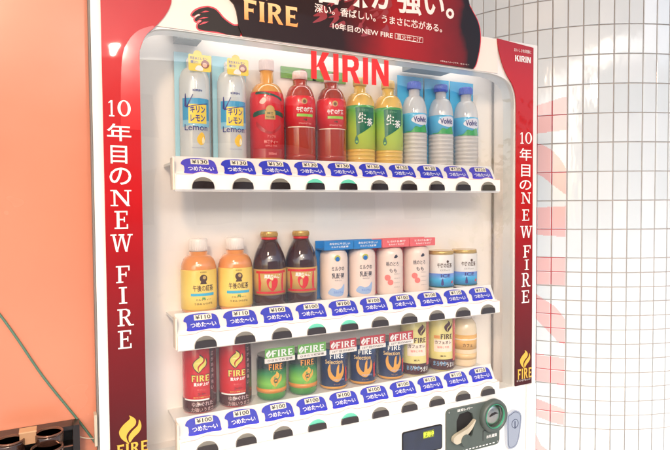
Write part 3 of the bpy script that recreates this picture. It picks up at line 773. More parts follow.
# 4 green tea
GCAP = M_('cap_yellowish', (232, 196, 120)); GTEA = M_('green_tea', (232, 190, 92), rough=.1, coat=1, sss=.3); LG1 = ramp_mat('green_tea_label', [(.03, (220, 232, 110)), (.10, (186, 216, 80)), (.15, (112, 184, 76)), (.17, (34, 146, 80))], rough=.25, coat=.5); LG2 = M_('deep_green', (12, 104, 66))
g = 'green tea bottles'
t = bottle_thing('green_tea_bottle', 'green labelled tea bottle directly right of the two red straight tea bottles', 'drink bottle', g, 5, 0, dx=-.003)
b = MB(); b.lathe(bottle_prof(.0405, .222, .017, .72, .08), (0, 0, 0), GTEA)
for k in range(3): b.lathe([(.0406, .020 + k * .011), (.0412, .024 + k * .011), (.0406, .028 + k * .011)], (0, 0, 0), GTEA, 40)
b.build('bottle_body', t)
b = MB(); cap(b, .018, .2225, .244, GCAP); b.build('cap', t)
b = MB(); r = .0412; b.lathe([(r, .050), (r, .150), (r - .0008, .166)], (0, 0, 0), LG1, 48)
b.wrap([(-.020, .160), (.036, .160), (.036, .120), (.022, .108), (.004, .096), (-.010, .088), (-.017, .084), (-.018, .110)], r + .0006, 0, 0, 0, LG2)
wrap_text(b, '生', INK_W, -.002, .132, .022, .028, r + .0012, 0, 0, 0, .02); wrap_text(b, '茶', INK_W, .020, .121, .019, .021, r + .0012, 0, 0, 0, .02)
wrap_text(b, 'なまちゃ', M_('mint_print', (150, 210, 160)), .006, .153, .02, .005, r + .0011, 0, 0, 0)
b.wrap(smooth_loop([(-.017, .086), (-.0225, .070), (-.017, .062), (-.0115, .070)], 4), r + .0008, 0, 0, 0, LG2); b.wrap(circ(-.017, .069, .003, 14), r + .0012, 0, 0, 0, LGRN)
b.build('label', t)
place(t, 6, 0, 'green labelled tea bottle directly left of the mineral water bottles', dx=-.003)

# 5 mineral water
CARDW = M_('card_blue', (70, 178, 226)); WCAP = M_('cap_blue', (52, 74, 196)); WLAB = M_('water_label_blue', (92, 186, 230)); GRN2 = M_('hill_green', (60, 166, 84))
g = 'mineral water bottles on blue cards'
t = bottle_thing('mineral_water_bottle', 'blue capped mineral water bottle on blue card, next to the green tea bottle', 'drink bottle', g, 7, 0, dx=-.005)
b = MB(); b.lathe(bottle_prof(.0365, .228, .016, .66, .08), (0, 0, 0), PET)
for k in range(8): b.lathe([(.0366, .014 + k * .0115), (.0373, .018 + k * .0115), (.0366, .022 + k * .0115)], (0, 0, 0), PET, 36)
b.build('bottle_body', t)
b = MB(); cap(b, .0195, .2285, .250, WCAP); b.build('cap', t)
b = MB(); b.box(-.0445, .0435, .018, .020, 0, .270, CARDW); b.build('backing_card', t)
b = MB(); r = .0372; b.lathe([(r, .104), (r, .152), (r - .001, .158)], (0, 0, 0), WLAB, 44)
b.wrap(smooth_loop([(-.012, .108), (.0, .120), (.015, .118), (.03, .126), (.037, .112), (.035, .104), (-.02, .104), (-.03, .106)], 4), r + .0006, 0, 0, 0, GRN2)
b.wrap(smooth_loop([(-.012, .138), (.0, .150), (.02, .154), (.038, .15), (.038, .128), (.02, .124), (.002, .128)], 4), r + .0005, 0, 0, 0, M_('water_label_white', (226, 224, 236)))
wrap_text(b, 'Volvic', NAVY, .014, .140, .040, .016, r + .0012, 0, 0, 0, .03)
b.build('label', t)
place(t, 8, 0, 'blue capped mineral water bottle on blue card, between two others like it', dx=-.001)
place(t, 9, 0, 'blue capped mineral water bottle on blue card, right end of the top shelf', dx=.002)

# 6 small milk tea bottles with gold label
MT = M_('milk_tea', (232, 150, 80), rough=.15, coat=1, sss=.3); GL = ramp_mat('gold_label', [(.0, (214, 170, 70)), (.05, (250, 218, 112)), (.11, (236, 200, 96))], rough=.28, coat=.5, noise=.02); BRN = M_('brown_ink', (84, 52, 26)); CYB = M_('cyan_band', (70, 180, 214))
g = 'small tea bottles with gold labels'
t = bottle_thing('small_tea_bottle', 'small orange tea bottle with gold label, far left of the middle shelf', 'drink bottle', g, 0, 1, dx=.003)
b = MB(); b.lathe(bottle_prof(.0415, .144, .0215, .70, .06), (0, 0, 0), MT); b.build('bottle_body', t)
b = MB(); cap(b, .0215, .1445, .174, M_('cap_pearl', (244, 232, 224))); b.build('cap', t)
b = MB(); r = .0421; b.lathe([(r - .001, .008), (r, .012), (r, .100), (r - .001, .103)], (0, 0, 0), GL, 48)
b.wrap(circ(.006, .083, .009, 20), r + .0005, 0, 0, 0, BRN); b.wrap(circ(.008, .085, .004, 14), r + .0010, 0, 0, 0, GT); b.wrap([(-.002, .07), (.014, .07), (.011, .078), (.001, .078)], r + .0006, 0, 0, 0, BRN)
wrap_text(b, '午後の紅茶', BRN, .006, .0605, .050, .015, r + .0009, 0, 0, 0, .012)
arc_rect(b, r, -.024, .034, .042, .0485, CYB, .0006)
wrap_text(b, 'ミルクティー', BRN, .006, .0335, .036, .005, r + .0009, 0, 0, 0, .01); wrap_text(b, '茶葉', GRN2, .006, .0365, .008, .005, r + .0012, 0, 0, 0, .05); wrap_text(b, 'うまみ ひろがる', BRN, .006, .024, .044, .005, r + .0009, 0, 0, 0, .01); wrap_text(b, 'KIRIN', BRN, .006, .0975, .014, .003, r + .0009, 0, 0, 0)
b.build('label', t)
place(t, 1, 1, 'small orange tea bottle with gold label, next to a dark brown bottle', dx=.003)

# 7 dark vinegar drink
BR = M_('dark_brown_drink', (62, 26, 16), rough=.08, coat=1); 
g = 'dark brown bottles with gold caps'
t = bottle_thing('dark_tonic_bottle', 'dark brown bottle with gold cap and gold label beside the gold labelled tea bottle', 'drink bottle', g, 2, 1, dx=.002)
b = MB(); pr = [(.036, 0), (.040, .004), (.0415, .014), (.0415, .102), (.0402, .114), (.0360, .130), (.0295, .146), (.0235, .157), (.0205, .166)]; b.lathe(pr, (0, 0, 0), BR); b.build('bottle_body', t)
b = MB(); cap(b, .0215, .172, .186, M_('cap_gold', (208, 164, 84), metal=.4)); b.lathe([(.0205, .1655), (.0208, .1718)], (0, 0, 0), RED1, 30); b.build('cap', t)
b = MB(); r = .0421; b.lathe([(r, .030), (r, .094)], (0, 0, 0), M_('gold_label_flat', (206, 162, 84)), 48)
arc_rect(b, r, -.042, .042, .084, .090, RED1, .0005); arc_rect(b, r, -.042, .042, .034, .039, RED1, .0005)
b.wrap([(-.034, .04), (-.028, .04), (-.026, .06), (-.03, .084), (-.034, .084)], r + .0006, 0, 0, 0, RED1); b.wrap([(.034, .04), (.028, .04), (.026, .06), (.03, .084), (.034, .084)], r + .0006, 0, 0, 0, RED1)
b.wrap(smooth_loop([(-.012, .066), (-.006, .072), (.002, .066), (.008, .073), (.016, .068), (.014, .052), (.003, .040), (-.008, .050)], 4), r + .0008, 0, 0, 0, RED1)
wrap_text(b, '黒酢りんご', INK_W, .002, .077, .040, .010, r + .0012, 0, 0, 0, .03); b.wrap(smooth_loop([(-.006, .062), (.0, .066), (.0, .048), (-.006, .052)], 3), r + .0012, 0, 0, 0, GT)
b.build('label', t)
place(t, 3, 1, 'dark brown bottle with gold cap and gold label beside the blue topped milk drinks', dx=-.001)

# 8 milk drink, blue card
MILK = M_('milk_white', (238, 216, 204), rough=.3); BLK = M_('soft_black', (60, 56, 70)); PBL = M_('pale_blue_print', (160, 186, 226))
def milk(cardrgb, name, label, g, i, blue):
    t = bottle_thing(name, label, 'drink can', g, i, 1, dx=(.004 if i == 4 else .000))
    b = MB(); b.lathe([(.032, 0), (.036, .004), (.0375, .012), (.0375, .112), (.036, .122), (.031, .130), (.026, .133)], (0, 0, 0), MILK); b.build('bottle_body', t)
    C1 = M_('card_%d' % cardrgb[0], cardrgb)
    b = MB(); b.box(-.044, .044, .020, .022, 0, .156, C1); b.box(-.0435, .0435, -.030, .020, .134, .1365, C1); b.prism(rrect(-.0435, .0435, .134, .157, .0015), -.033, -.0305, C1)
    fit_text(b, 'おなかにやさしい' if blue else 'とろける果実', INK_W, .002, .150, .06, .006, -.0335, .02); fit_text(b, 'ミルクと乳酸菌' if blue else 'もものくちどけ', INK_W, .002, .1415, .05, .005, -.0335, .02)
    b.build('topper_card', t)
    b = MB(); r = .0380
    if blue:
        b.wrap(circ(.006, .112, .0085, 18), r, 0, 0, 0, M_('lime_leaf', (190, 190, 80))); b.wrap(circ(.006, .110, .006, 16), r + .0004, 0, 0, 0, M_('cow_blue', (40, 110, 190)))
        wrap_text(b, 'ミルクの', BLK, .008, .085, .036, .012, r + .0003, 0, 0, 0, .02); wrap_text(b, '乳酸菌', BLK, .008, .066, .036, .014, r + .0003, 0, 0, 0, .02)
        wrap_text(b, 'やわらか', BLK, .008, .054, .02, .004, r + .0003, 0, 0, 0)
        b.wrap(smooth_loop([(-.020, .020), (.0, .012), (.022, .016), (.026, .044), (.016, .034), (.004, .030), (-.010, .034)], 4), r + .0001, 0, 0, 0, PBL)
        wrap_text(b, 'カルシウム', M_('mid_blue', (90, 130, 210)), .008, .023, .026, .006, r + .0007, 0, 0, 0, .02)
    else:
        wrap_text(b, '桃のとろ', BLK, .004, .088, .036, .013, r + .0003, 0, 0, 0, .01); wrap_text(b, 'もも', BLK, .006, .070, .022, .011, r + .0003, 0, 0, 0, .01)
        PC = M_('peach_red', (238, 120, 110)); b.wrap(circ(-.010, .050, .0085, 18), r + .0001, 0, 0, 0, PC); b.wrap(circ(-.002, .037, .008, 18), r + .0004, 0, 0, 0, PC)
        for k in range(4): wrap_text(b, 'とろけるおいしさ', BLK, .017, .060 - k * .012, .018, .003, r + .0003, 0, 0, 0)
        b.wrap(smooth_loop([(.008, .105), (.014, .114), (.020, .108), (.014, .104)], 3), r + .0002, 0, 0, 0, BLK)
    b.build('label', t)
    return t
t = milk((48, 132, 206), 'milk_drink_bottle', 'white milk drink with blue topper card beside the dark brown bottles', 'white milk drinks with blue topper cards', 4, True)
place(t, 5, 1, 'white milk drink with blue topper card beside the pink topped peach drinks')
t = milk((238, 110, 112), 'peach_drink_bottle', 'pale peach drink with pink topper card beside the blue topped milk drinks', 'peach drinks with pink topper cards', 6, False)
place(t, 7, 1, 'pale peach drink with pink topper card beside the gold and blue cans')

# 9 white blue can with gold lid
g = 'white and blue cans with gold lids'
def can_prof(r, H, lip=.004): return [(r * .82, 0), (r * .92, .002), (r, .008), (r, H - .010), (r * .93, H - .003), (r * .93, H)]
t = bottle_thing('milk_tea_can', 'white and blue can with gold lid beside the peach drinks', 'drink can', g, 8, 1, dx=-.001)
b = MB(); b.lathe(can_prof(.038, .115), (0, 0, 0), M_('can_pearl', (232, 226, 222), rough=.3), 44, mats=None); b.build('can_body', t)
b = MB(); b.lathe([(.0382, .104), (.0365, .112), (.0358, .1155)], (0, 0, 0), M_('lid_gold', (214, 178, 104), metal=.5), 40); b.build('lid', t)
b = MB(); r = .0385; b.lathe([(r, .012), (r, .050)], (0, 0, 0), ramp_mat('blue_sea_print', [(.01, (60, 150, 214)), (.03, (64, 176, 224)), (.05, (110, 140, 220))], rough=.25, coat=.5), 40)
b.lathe([(r + .0003, .009), (r + .0003, .012)], (0, 0, 0), DGRN, 40)
wrap_text(b, '午後の紅茶', BRN, .006, .074, .046, .014, r + .0003, 0, 0, 0, .02); wrap_text(b, 'エスプレッソ', BRN, .006, .060, .03, .005, r + .0003, 0, 0, 0, .01); wrap_text(b, 'ICE', NAVY, .008, .044, .03, .010, r + .0006, 0, 0, 0, .03)
b.wrap(smooth_loop([(-.006, .018), (-.002, .038), (.002, .018)], 3), r + .0006, 0, 0, 0, NAVY); b.wrap(circ(.014, .085, .004, 12), r + .0004, 0, 0, 0, BRN); b.wrap(smooth_loop([(.026, .022), (.032, .030), (.034, .022)], 3), r + .0006, 0, 0, 0, RED1)
b.build('label', t)
place(t, 9, 1, 'white and blue can with gold lid at the right end of the middle shelf', dx=-.003)

# 10 tall red coffee can
def cyl_fn(r, zoff=0.): return lambda x, z, y: (r * math.sin(x / r) * (1 - y / r), -r * math.cos(x / r) * (1 - y / r), zoff + z)
CRED = M_('can_red', (206, 18, 26)); CDK = M_('can_dark_brown', (74, 22, 22)); LGD = M_('logo_gold', (232, 214, 96)); 
g = 'tall red coffee cans'
t = bottle_thing('tall_coffee_can', 'tall red coffee can with gold flame, far left of the bottom shelf', 'drink can', g, 0, 2, dx=.001)
b = MB(); b.lathe(can_prof(.0395, .160), (0, 0, 0), CRED, 44); b.build('can_body', t)
b = MB(); r = .0400; b.lathe([(r * .97, .004), (r, .008), (r, .034)], (0, 0, 0), CDK, 48); arc_rect(b, r, -.044, .020, .032, .0355, INK_W, .0002)
b.wrap([(.022, .03), (.052, .03), (.052, .155), (.022, .155)], r + .0004, 0, 0, 0, CDK)
f2 = cyl_fn(r)
for kk, hh, mm in ((.0008, .046, PBLK), (.0014, .040, LGD)):
    flame(b, -.003, .119, hh, -kk, mm, fn=f2)
heavy_word(b, 'FIRE', -.001, .085, .044, .0175, -.0006, PBLK, fn=f2); heavy_word(b, 'FIRE', -.001, .085, .041, .0145, -.0012, LGD, fn=f2)
wrap_text(b, '直火仕上げ', INK_W, .001, .071, .036, .008, r + .0009, 0, 0, 0, .03)
wrap_text(b, '香ばしい', M_('light_red', (240, 120, 110)), .001, .058, .02, .004, r + .0009, 0, 0, 0); wrap_text(b, 'コーヒー', PBLK, .002, .048, .018, .006, r + .0009, 0, 0, 0, .03); wrap_text(b, '挽きたて微糖ブレンド', LGD, .002, .040, .04, .0035, r + .0009, 0, 0, 0)
wrap_text(b, 'ゆかぐれた', M_('grey_pink', (214, 178, 176)), .004, .024, .052, .011, r + .0009, 0, 0, 0, .01); wrap_text(b, '力強いうまさ', M_('grey_pink', (214, 178, 176)), .004, .011, .056, .010, r + .0009, 0, 0, 0, .01)
for k, ch in enumerate('芯がある力強い'): wrap_text(b, ch, M_('grey_pink', (214, 178, 176)), .030, .140 - k * .0135, .008, .009, r + .0009, 0, 0, 0)
b.build('label', t)
place(t, 1, 2, 'tall red coffee can with gold flame, second on the bottom shelf beside a green can', dx=-.001)

# 11 / 12 short coffee cans with topper
def short_can(i, name, label, g, body, rim, navy):
    t = bottle_thing(name, label, 'drink can', g, i, 2, dx=.004 if not navy else .001)
    b = MB(); b.lathe(can_prof(.038, .108), (0, 0, 0), body, 44); b.build('can_body', t)
    b = MB(); b.lathe([(.0356, .1085), (.0356, .1105), (.033, .1105), (.0325, .109), (.001, .109)], (0, 0, 0), STEEL, 36); b.build('lid', t)
    b = MB(); r = .0384; f2 = cyl_fn(r)
    if navy:
        ON = M_('orange_gold', (226, 160, 60)); b.lathe([(r * .93, .002), (r, .008), (r, .0095)], (0, 0, 0), ON, 44)
        b.wrap(smooth_loop([(.004, .022), (-.016, .034), (-.021, .056), (-.014, .070), (-.012, .050), (.0, .036), (.004, .060), (.010, .068), (.010, .044), (.018, .052), (.021, .070), (.025, .050), (.018, .032)], 4), r + .0005, 0, 0, 0, ON)
        heavy_word(b, 'FIRE', .004, .091, .038, .013, -.0010, INK_W, fn=f2); wrap_text(b, 'Selection', M_('script_gold', (240, 200, 130)), -.004, .076, .048, .011, r + .0012, 0, 0, 0, .01)
        b.wrap([(.030, .02), (.036, .02), (.036, .06), (.030, .056)], r + .0006, 0, 0, 0, RED1); wrap_text(b, 'ブレンド', ON, .004, .016, .018, .004, r + .0008, 0, 0, 0)
        wrap_text(b, 'ICED COFFEE', PBL, .010, .028, .03, .004, r + .0012, 0, 0, 0)
    else:
        b.lathe([(r, .020), (r, .030)], (0, 0, 0), M_('can_orange_band', (224, 140, 50)), 44); arc_rect(b, r, -.046, .046, .030, .0312, GT, .0004)
        heavy_word(b, 'FIRE', .006, .086, .036, .0145, -.0008, M_('fire_orange', (240, 150, 50)), fn=f2)
        flame(b, .006, .055, .040, -.0006, M_('flame_amber', (226, 170, 60)), fn=f2); b.wrap(circ(.006, .052, .006, 14), r + .0012, 0, 0, 0, DGRN); wrap_text(b, 'M', M_('fire_orange', (240, 150, 50)), .006, .052, .007, .006, r + .0016, 0, 0, 0, .03)
        wrap_text(b, 'マイルド', LGRN, .006, .075, .03, .004, r + .0008, 0, 0, 0); wrap_text(b, '微糖', LGRN, .006, .0335, .02, .005, r + .0010, 0, 0, 0, .02)
    b.build('label', t)
    b = MB(); zt = .100; c0 = M_('topper_red' if navy else 'topper_green', (196, 44, 52) if navy else (110, 176, 76))
    b.prism(rrect(-.033, .045, zt + .012, zt + .036, .0012), -.047, -.0455, c0); b.prism(rrect(-.034, .046, zt, zt + .0119, .0012), -.0472, -.0455, M_('topper_white', (236, 228, 222)))
    heavy_word(b, 'FIRE', .012, zt + .0225, .056, .0165, -.0476, INK_W); flame(b, -.024, zt + .023, .020, -.0476, INK_W)
    fit_text(b, '10年目のNEW' if navy else 'ひきたて新登場', M_('topper_ink', (150, 90, 90) if navy else (110, 100, 96)), .006, zt + .006, .066, .006, -.0476, .02)
    b.box(.028, .032, -.0455, -.030, zt + .004, zt + .008, SHELFM); b.box(-.024, -.020, -.0455, -.030, zt + .004, zt + .008, SHELFM)
    b.build('topper_card', t)
    return t
GC = ramp_mat('green_can_print', [(.0, (20, 74, 50)), (.02, (60, 140, 60)), (.05, (130, 196, 80)), (.075, (40, 130, 66)), (.09, (20, 44, 36)), (.108, (24, 40, 36))], rough=.18, coat=.9, noise=.015)
NC = ramp_mat('navy_can_print', [(.0, (34, 62, 110)), (.05, (20, 40, 84)), (.09, (24, 46, 92)), (.108, (44, 84, 130))], rough=.18, coat=.9, noise=.015)
t = short_can(2, 'green_coffee_can', 'green coffee can under a green topper card beside the tall red cans', 'green coffee cans', GC, None, False)
place(t, 3, 2, 'green coffee can under a green topper card beside the navy cans', dx=.001)
t = short_can(4, 'navy_coffee_can', 'navy coffee can with red topper card beside the green cans', 'navy coffee cans with red topper cards', NC, None, True)
place(t, 5, 2, 'navy coffee can with red topper card, middle one of the three navy cans', dx=.001)
place(t, 6, 2, 'navy coffee can with red topper card beside the pale yellow cans', dx=.002)

# 13 tall pale yellow coffee can
YC = M_('can_pale_yellow', (236, 220, 140)); g = 'tall pale yellow coffee cans'
t = bottle_thing('tall_yellow_coffee_can', 'tall pale yellow coffee can beside the navy cans', 'drink can', g, 7, 2, dx=-.006)
b = MB(); b.lathe(can_prof(.041, .160), (0, 0, 0), YC, 44); b.build('can_body', t)
b = MB(); r = .0415; f2 = cyl_fn(r); b.lathe([(r * .96, .004), (r, .008), (r, .036)], (0, 0, 0), CDK, 48)
b.wrap([(.030, .03), (.052, .03), (.052, .155), (.030, .155)], r + .0004, 0, 0, 0, M_('yellow_can_red', (206, 70, 76)))
flame(b, .012, .132, .034, -.0006, CDK, fn=f2); heavy_word(b, 'FIRE', .008, .103, .036, .014, -.0008, CDK, fn=f2)
b.wrap([(-.030, .097), (-.012, .097), (-.012, .106), (-.030, .106)], r + .0003, 0, 0, 0, M_('orange_spot', (240, 160, 90)))
arc_rect(b, r, -.030, .026, .058, .094, M_('label_cream', (246, 226, 206)), .0003)
wrap_text(b, 'カフェオレ', CDK, -.002, .086, .050, .010, r + .0009, 0, 0, 0, .02); wrap_text(b, '珈琲と牛乳', M_('light_red', (240, 120, 110)), -.002, .072, .036, .007, r + .0009, 0, 0, 0, .01); wrap_text(b, '直火', BRN, -.002, .046, .018, .005, r + .0009, 0, 0, 0, .02)
wrap_text(b, 'まろやか', M_('pale_blue_text', (130, 180, 220)), -.012, .024, .040, .014, r + .0009, 0, 0, 0, .02); wrap_text(b, 'うまい', INK_W, .022, .020, .030, .014, r + .0009, 0, 0, 0, .01)
b.build('label', t)
place(t, 8, 2, 'tall pale yellow coffee can beside the beige glass at the end of the bottom shelf', dx=-.001)

# 14 pale beige drink
t = bottle_thing('beige_coffee_bottle', 'pale beige coffee bottle with orange band at the right end of the bottom shelf', 'drink bottle', None, 9, 2, dx=-.003)
b = MB(); b.lathe([(.032, 0), (.036, .004), (.037, .012), (.037, .110), (.034, .126), (.026, .138), (.022, .142)], (0, 0, 0), M_('beige_drink', (238, 214, 180), sss=.2)); b.build('bottle_body', t)
b = MB(); cap(b, .0225, .1425, .158, M_('cap_pearl', (244, 232, 224))); b.build('cap', t)
b = MB(); r = .0376; b.lathe([(r, .052), (r, .096)], (0, 0, 0), M_('beige_label_orange', (232, 178, 100)), 40); b.lathe([(r + .0003, .080), (r + .0003, .084)], (0, 0, 0), M_('label_cream', (246, 226, 206)), 40)
b.lathe([(r, .022), (r, .040)], (0, 0, 0), M_('beige_label_tan', (234, 196, 140)), 40)
wrap_text(b, 'カフェ', BRN, .004, .066, .03, .010, r + .0008, 0, 0, 0, .01)
b.build('label', t)

for o in [x for x in bpy.data.objects if x.name.split('.')[0] == 'label' and x.parent and x.parent.location.y > .05]:
    o.rotation_euler.z = -.75 * math.atan((o.parent.location.x + .295) / 1.34) + random.uniform(-.07, .07)
# ------------------------------------------------------------------ surroundings
# tiled round column
CX, CY, CR = 2.1787, .9731, .7811
GROUT = mat('grout', (192, 184, 180), .85, noise=.12, nscale=30)
def tile_material(name='glazed_tile', c0=(222, 230, 234), c1=(234, 240, 243)):
    m = bpy.data.materials.new(name); m.use_nodes = True; nt = m.node_tree; b = nt.nodes['Principled BSDF']
    geo = nt.nodes.new('ShaderNodeNewGeometry'); cr = nt.nodes.new('ShaderNodeValToRGB')
    cr.color_ramp.elements[0].color = srgb(*c0); cr.color_ramp.elements[1].color = srgb(*c1)
    nt.links.new(geo.outputs['Random Per Island'], cr.inputs[0]); nt.links.new(cr.outputs[0], b.inputs['Base Color'])
    b.inputs['Roughness'].default_value = .08; b.inputs['IOR'].default_value = 1.8
    tc = nt.nodes.new('ShaderNodeTexCoord'); mp = nt.nodes.new('ShaderNodeMapping'); mp.inputs['Scale'].default_value = (1, 1, .35)
    n = nt.nodes.new('ShaderNodeTexNoise'); n.inputs['Scale'].default_value = 45; n.inputs['Detail'].default_value = 1
    nt.links.new(tc.outputs['Object'], mp.inputs[0]); nt.links.new(mp.outputs[0], n.inputs['Vector'])
    bp = nt.nodes.new('ShaderNodeBump'); bp.inputs['Distance'].default_value = .0005; nt.links.new(n.outputs['Fac'], bp.inputs['Height']); nt.links.new(bp.outputs[0], b.inputs['Normal'])
    return m
TILE = tile_material()
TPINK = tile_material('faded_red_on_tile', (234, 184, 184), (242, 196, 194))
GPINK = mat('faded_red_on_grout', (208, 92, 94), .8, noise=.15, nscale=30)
def hit(u, v):
    """arc length and height on the column surface seen at a measured position"""
    d = (RIGHT * ((u - 335) / FL) + DOWN * ((v - 225) / FL) + FWD)
    ox, oy = CAM.x - CX, CAM.y - CY; a = d.x ** 2 + d.y ** 2; b_ = d.x * ox + d.y * oy; c = ox * ox + oy * oy - CR * CR
    t = (-b_ - math.sqrt(b_ * b_ - a * c)) / a; q = CAM + d * t
    return math.atan2(q.x - CX, -(q.y - CY)) * CR, q.z
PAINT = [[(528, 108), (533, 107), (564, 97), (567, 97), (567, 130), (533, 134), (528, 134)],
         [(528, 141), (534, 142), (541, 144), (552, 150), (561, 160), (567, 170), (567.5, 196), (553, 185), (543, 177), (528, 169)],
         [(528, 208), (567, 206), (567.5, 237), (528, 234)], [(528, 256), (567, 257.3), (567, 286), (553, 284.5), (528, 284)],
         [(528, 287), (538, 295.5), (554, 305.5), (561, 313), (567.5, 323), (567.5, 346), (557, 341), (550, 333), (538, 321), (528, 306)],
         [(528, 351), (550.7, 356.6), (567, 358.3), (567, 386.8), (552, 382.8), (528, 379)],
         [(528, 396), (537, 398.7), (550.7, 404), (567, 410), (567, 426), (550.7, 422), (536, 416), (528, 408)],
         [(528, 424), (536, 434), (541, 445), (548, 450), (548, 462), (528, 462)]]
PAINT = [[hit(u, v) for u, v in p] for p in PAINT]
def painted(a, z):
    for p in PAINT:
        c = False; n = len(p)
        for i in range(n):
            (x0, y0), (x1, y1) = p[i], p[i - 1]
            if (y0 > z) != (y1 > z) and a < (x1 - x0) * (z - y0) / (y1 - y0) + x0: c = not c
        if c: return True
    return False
CEIL = 2.80
colm = empty('tiled_column', (CX, CY, VB), 'round column clad in glossy white tiles, right of the machine', 'column')
b = MB(); b.lathe([(CR - .0035, 0), (CR - .0035, CEIL - VB - .002)], (0, 0, 0), GROUT, 200); b.build('core', colm)
b = MB(); p_ = MB()
pitch = .0594; ph0 = -.8448; Z0 = 1.8708; rows = []
zz = Z0
while zz + .12 < CEIL: rows.append((zz, zz + .12)); zz += .12
zz = Z0
for _ in range(7): rows.append((zz - .12, zz)); zz -= .12
for _ in range(12): rows.append((zz - .06, zz)); zz -= .06
while zz - .12 > VB: rows.append((zz - .12, zz)); zz -= .12
ncol = int(round(2 * math.pi * CR / pitch)); g_ = .0042
random.seed(8)
for ci in range(-12, 34):
    a0 = (ph0 + ci * pitch) / CR; a1 = a0 + pitch / CR; am = (a0 + a1) / 2
    nrm = Vector((math.sin(am), -math.cos(am), 0)); tan = Vector((math.cos(am), math.sin(am), 0)); hw_ = (a1 - a0) * CR / 2 - g_ / 2 - .0004
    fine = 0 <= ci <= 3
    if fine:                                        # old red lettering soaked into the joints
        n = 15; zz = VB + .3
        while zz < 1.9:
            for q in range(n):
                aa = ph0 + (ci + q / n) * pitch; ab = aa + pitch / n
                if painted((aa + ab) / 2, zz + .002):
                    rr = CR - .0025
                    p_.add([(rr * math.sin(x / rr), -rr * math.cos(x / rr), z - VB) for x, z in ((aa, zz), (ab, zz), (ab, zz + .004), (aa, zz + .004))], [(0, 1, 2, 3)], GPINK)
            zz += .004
    for z0, z1 in rows:
        z0_, z1_ = z0 + g_ / 2 - VB, z1 - g_ / 2 - VB
        tl = random.gauss(0, .004); tz = random.gauss(0, .002); e = .0016
        def P3(du, dz, dn):
            lift = dn + (du * tl + (dz - (z0_ + z1_) / 2) * tz if dn > .001 else 0)
            p = nrm * (CR * math.cos(hw_ / CR) + lift) + tan * du; return (p.x, p.y, dz)
        vs = [P3(*q) for q in ((-hw_, z0_, -.003), (hw_, z0_, -.003), (hw_, z1_, -.003), (-hw_, z1_, -.003), (-hw_, z0_, .0008), (hw_, z0_, .0008), (hw_, z1_, .0008), (-hw_, z1_, .0008), (-hw_ + e, z0_ + e, .002), (hw_ - e, z0_ + e, .002), (hw_ - e, z1_ - e, .002), (-hw_ + e, z1_ - e, .002))]
        fs = [(0, 1, 5, 4), (1, 2, 6, 5), (2, 3, 7, 6), (3, 0, 4, 7), (4, 5, 9, 8), (5, 6, 10, 9), (6, 7, 11, 10), (7, 4, 8, 11)]
        if not fine: b.add(vs, fs + [(8, 9, 10, 11)], TILE); continue
        b.add(vs, fs, TILE)
        nx = 16; nz = int((z1_ - z0_) / .0035); ac = am * CR
        gx = [-hw_ + e + (2 * hw_ - 2 * e) * i / nx for i in range(nx + 1)]; gz = [z0_ + e + (z1_ - z0_ - 2 * e) * i / nz for i in range(nz + 1)]
        vv = [P3(x, z, .002) for z in gz for x in gx]; F1 = []; F2 = []
        for r in range(nz):
            for q in range(nx):
                f = (r * (nx + 1) + q, r * (nx + 1) + q + 1, (r + 1) * (nx + 1) + q + 1, (r + 1) * (nx + 1) + q)
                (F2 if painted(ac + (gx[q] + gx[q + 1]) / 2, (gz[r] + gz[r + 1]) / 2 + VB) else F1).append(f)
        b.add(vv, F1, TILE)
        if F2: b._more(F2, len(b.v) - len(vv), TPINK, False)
b.build('tile_cladding', colm); p_.build('faded_red_lettering', colm, 'worn red paint left in the tile joints')

# orange wall left of the machine
WY = .056
WALLM = mat('orange_painted_wall', (208, 134, 106), .22, noise=.06, nscale=3.5, bump=.0006, bscale=7)
b = MB(); b.box(-3.2, VX0 + .0055, WY, WY + .15, VB, 3.2, WALLM); w = b.build('orange_wall')
tag(w, 'glossy salmon orange wall at the left beside the machine', 'wall')
# green cord
def tube(pts, r, m, seg=8):
    b = MB(); n = len(pts); vs = []
    for i, p in enumerate(pts):
        p = Vector(p); d = (Vector(pts[min(i + 1, n - 1)]) - Vector(pts[max(i - 1, 0)])).normalized()
        u = d.cross(Vector((0, 1, 0))); u = u.normalized() if u.length > .01 else Vector((1, 0, 0)); v = d.cross(u)
        for k in range(seg):
            a = 2 * math.pi * k / seg; q = p + (u * math.cos(a) + v * math.sin(a)) * r; vs.append(tuple(q))
    b.add(vs, [(i * seg + k, i * seg + (k + 1) % seg, (i + 1) * seg + (k + 1) % seg, (i + 1) * seg + k) for i in range(n - 1) for k in range(seg)], m, True)
    return b
def pp(u, v, Y): x, z = at(u, v, Y); return (x, Y, z)
cord = [pp(u, v, WY - .0035) for u, v in smooth_path([(-60, 250), (-20, 292), (0, 315), (18, 340), (44, 378), (78, 420), (96, 444), (120, 480)], 5)]
o = tube(cord, .0024, mat('green_cord', (84, 120, 102), .5)).build('cord'); tag(o, 'thin green cord hanging diagonally across the orange wall', 'cord')
wire = [pp(u, v, WY - .03 + (u - 78) * .0012) for u, v in smooth_path([(74, 434), (82, 437.5), (90, 438.5), (98, 438.5)], 5)]
o = tube(wire, .0012, mat('pale_wire', (214, 200, 180), .4)).build('wire'); tag(o, 'short pale wire running from the dark rack to the machine edge', 'wire')

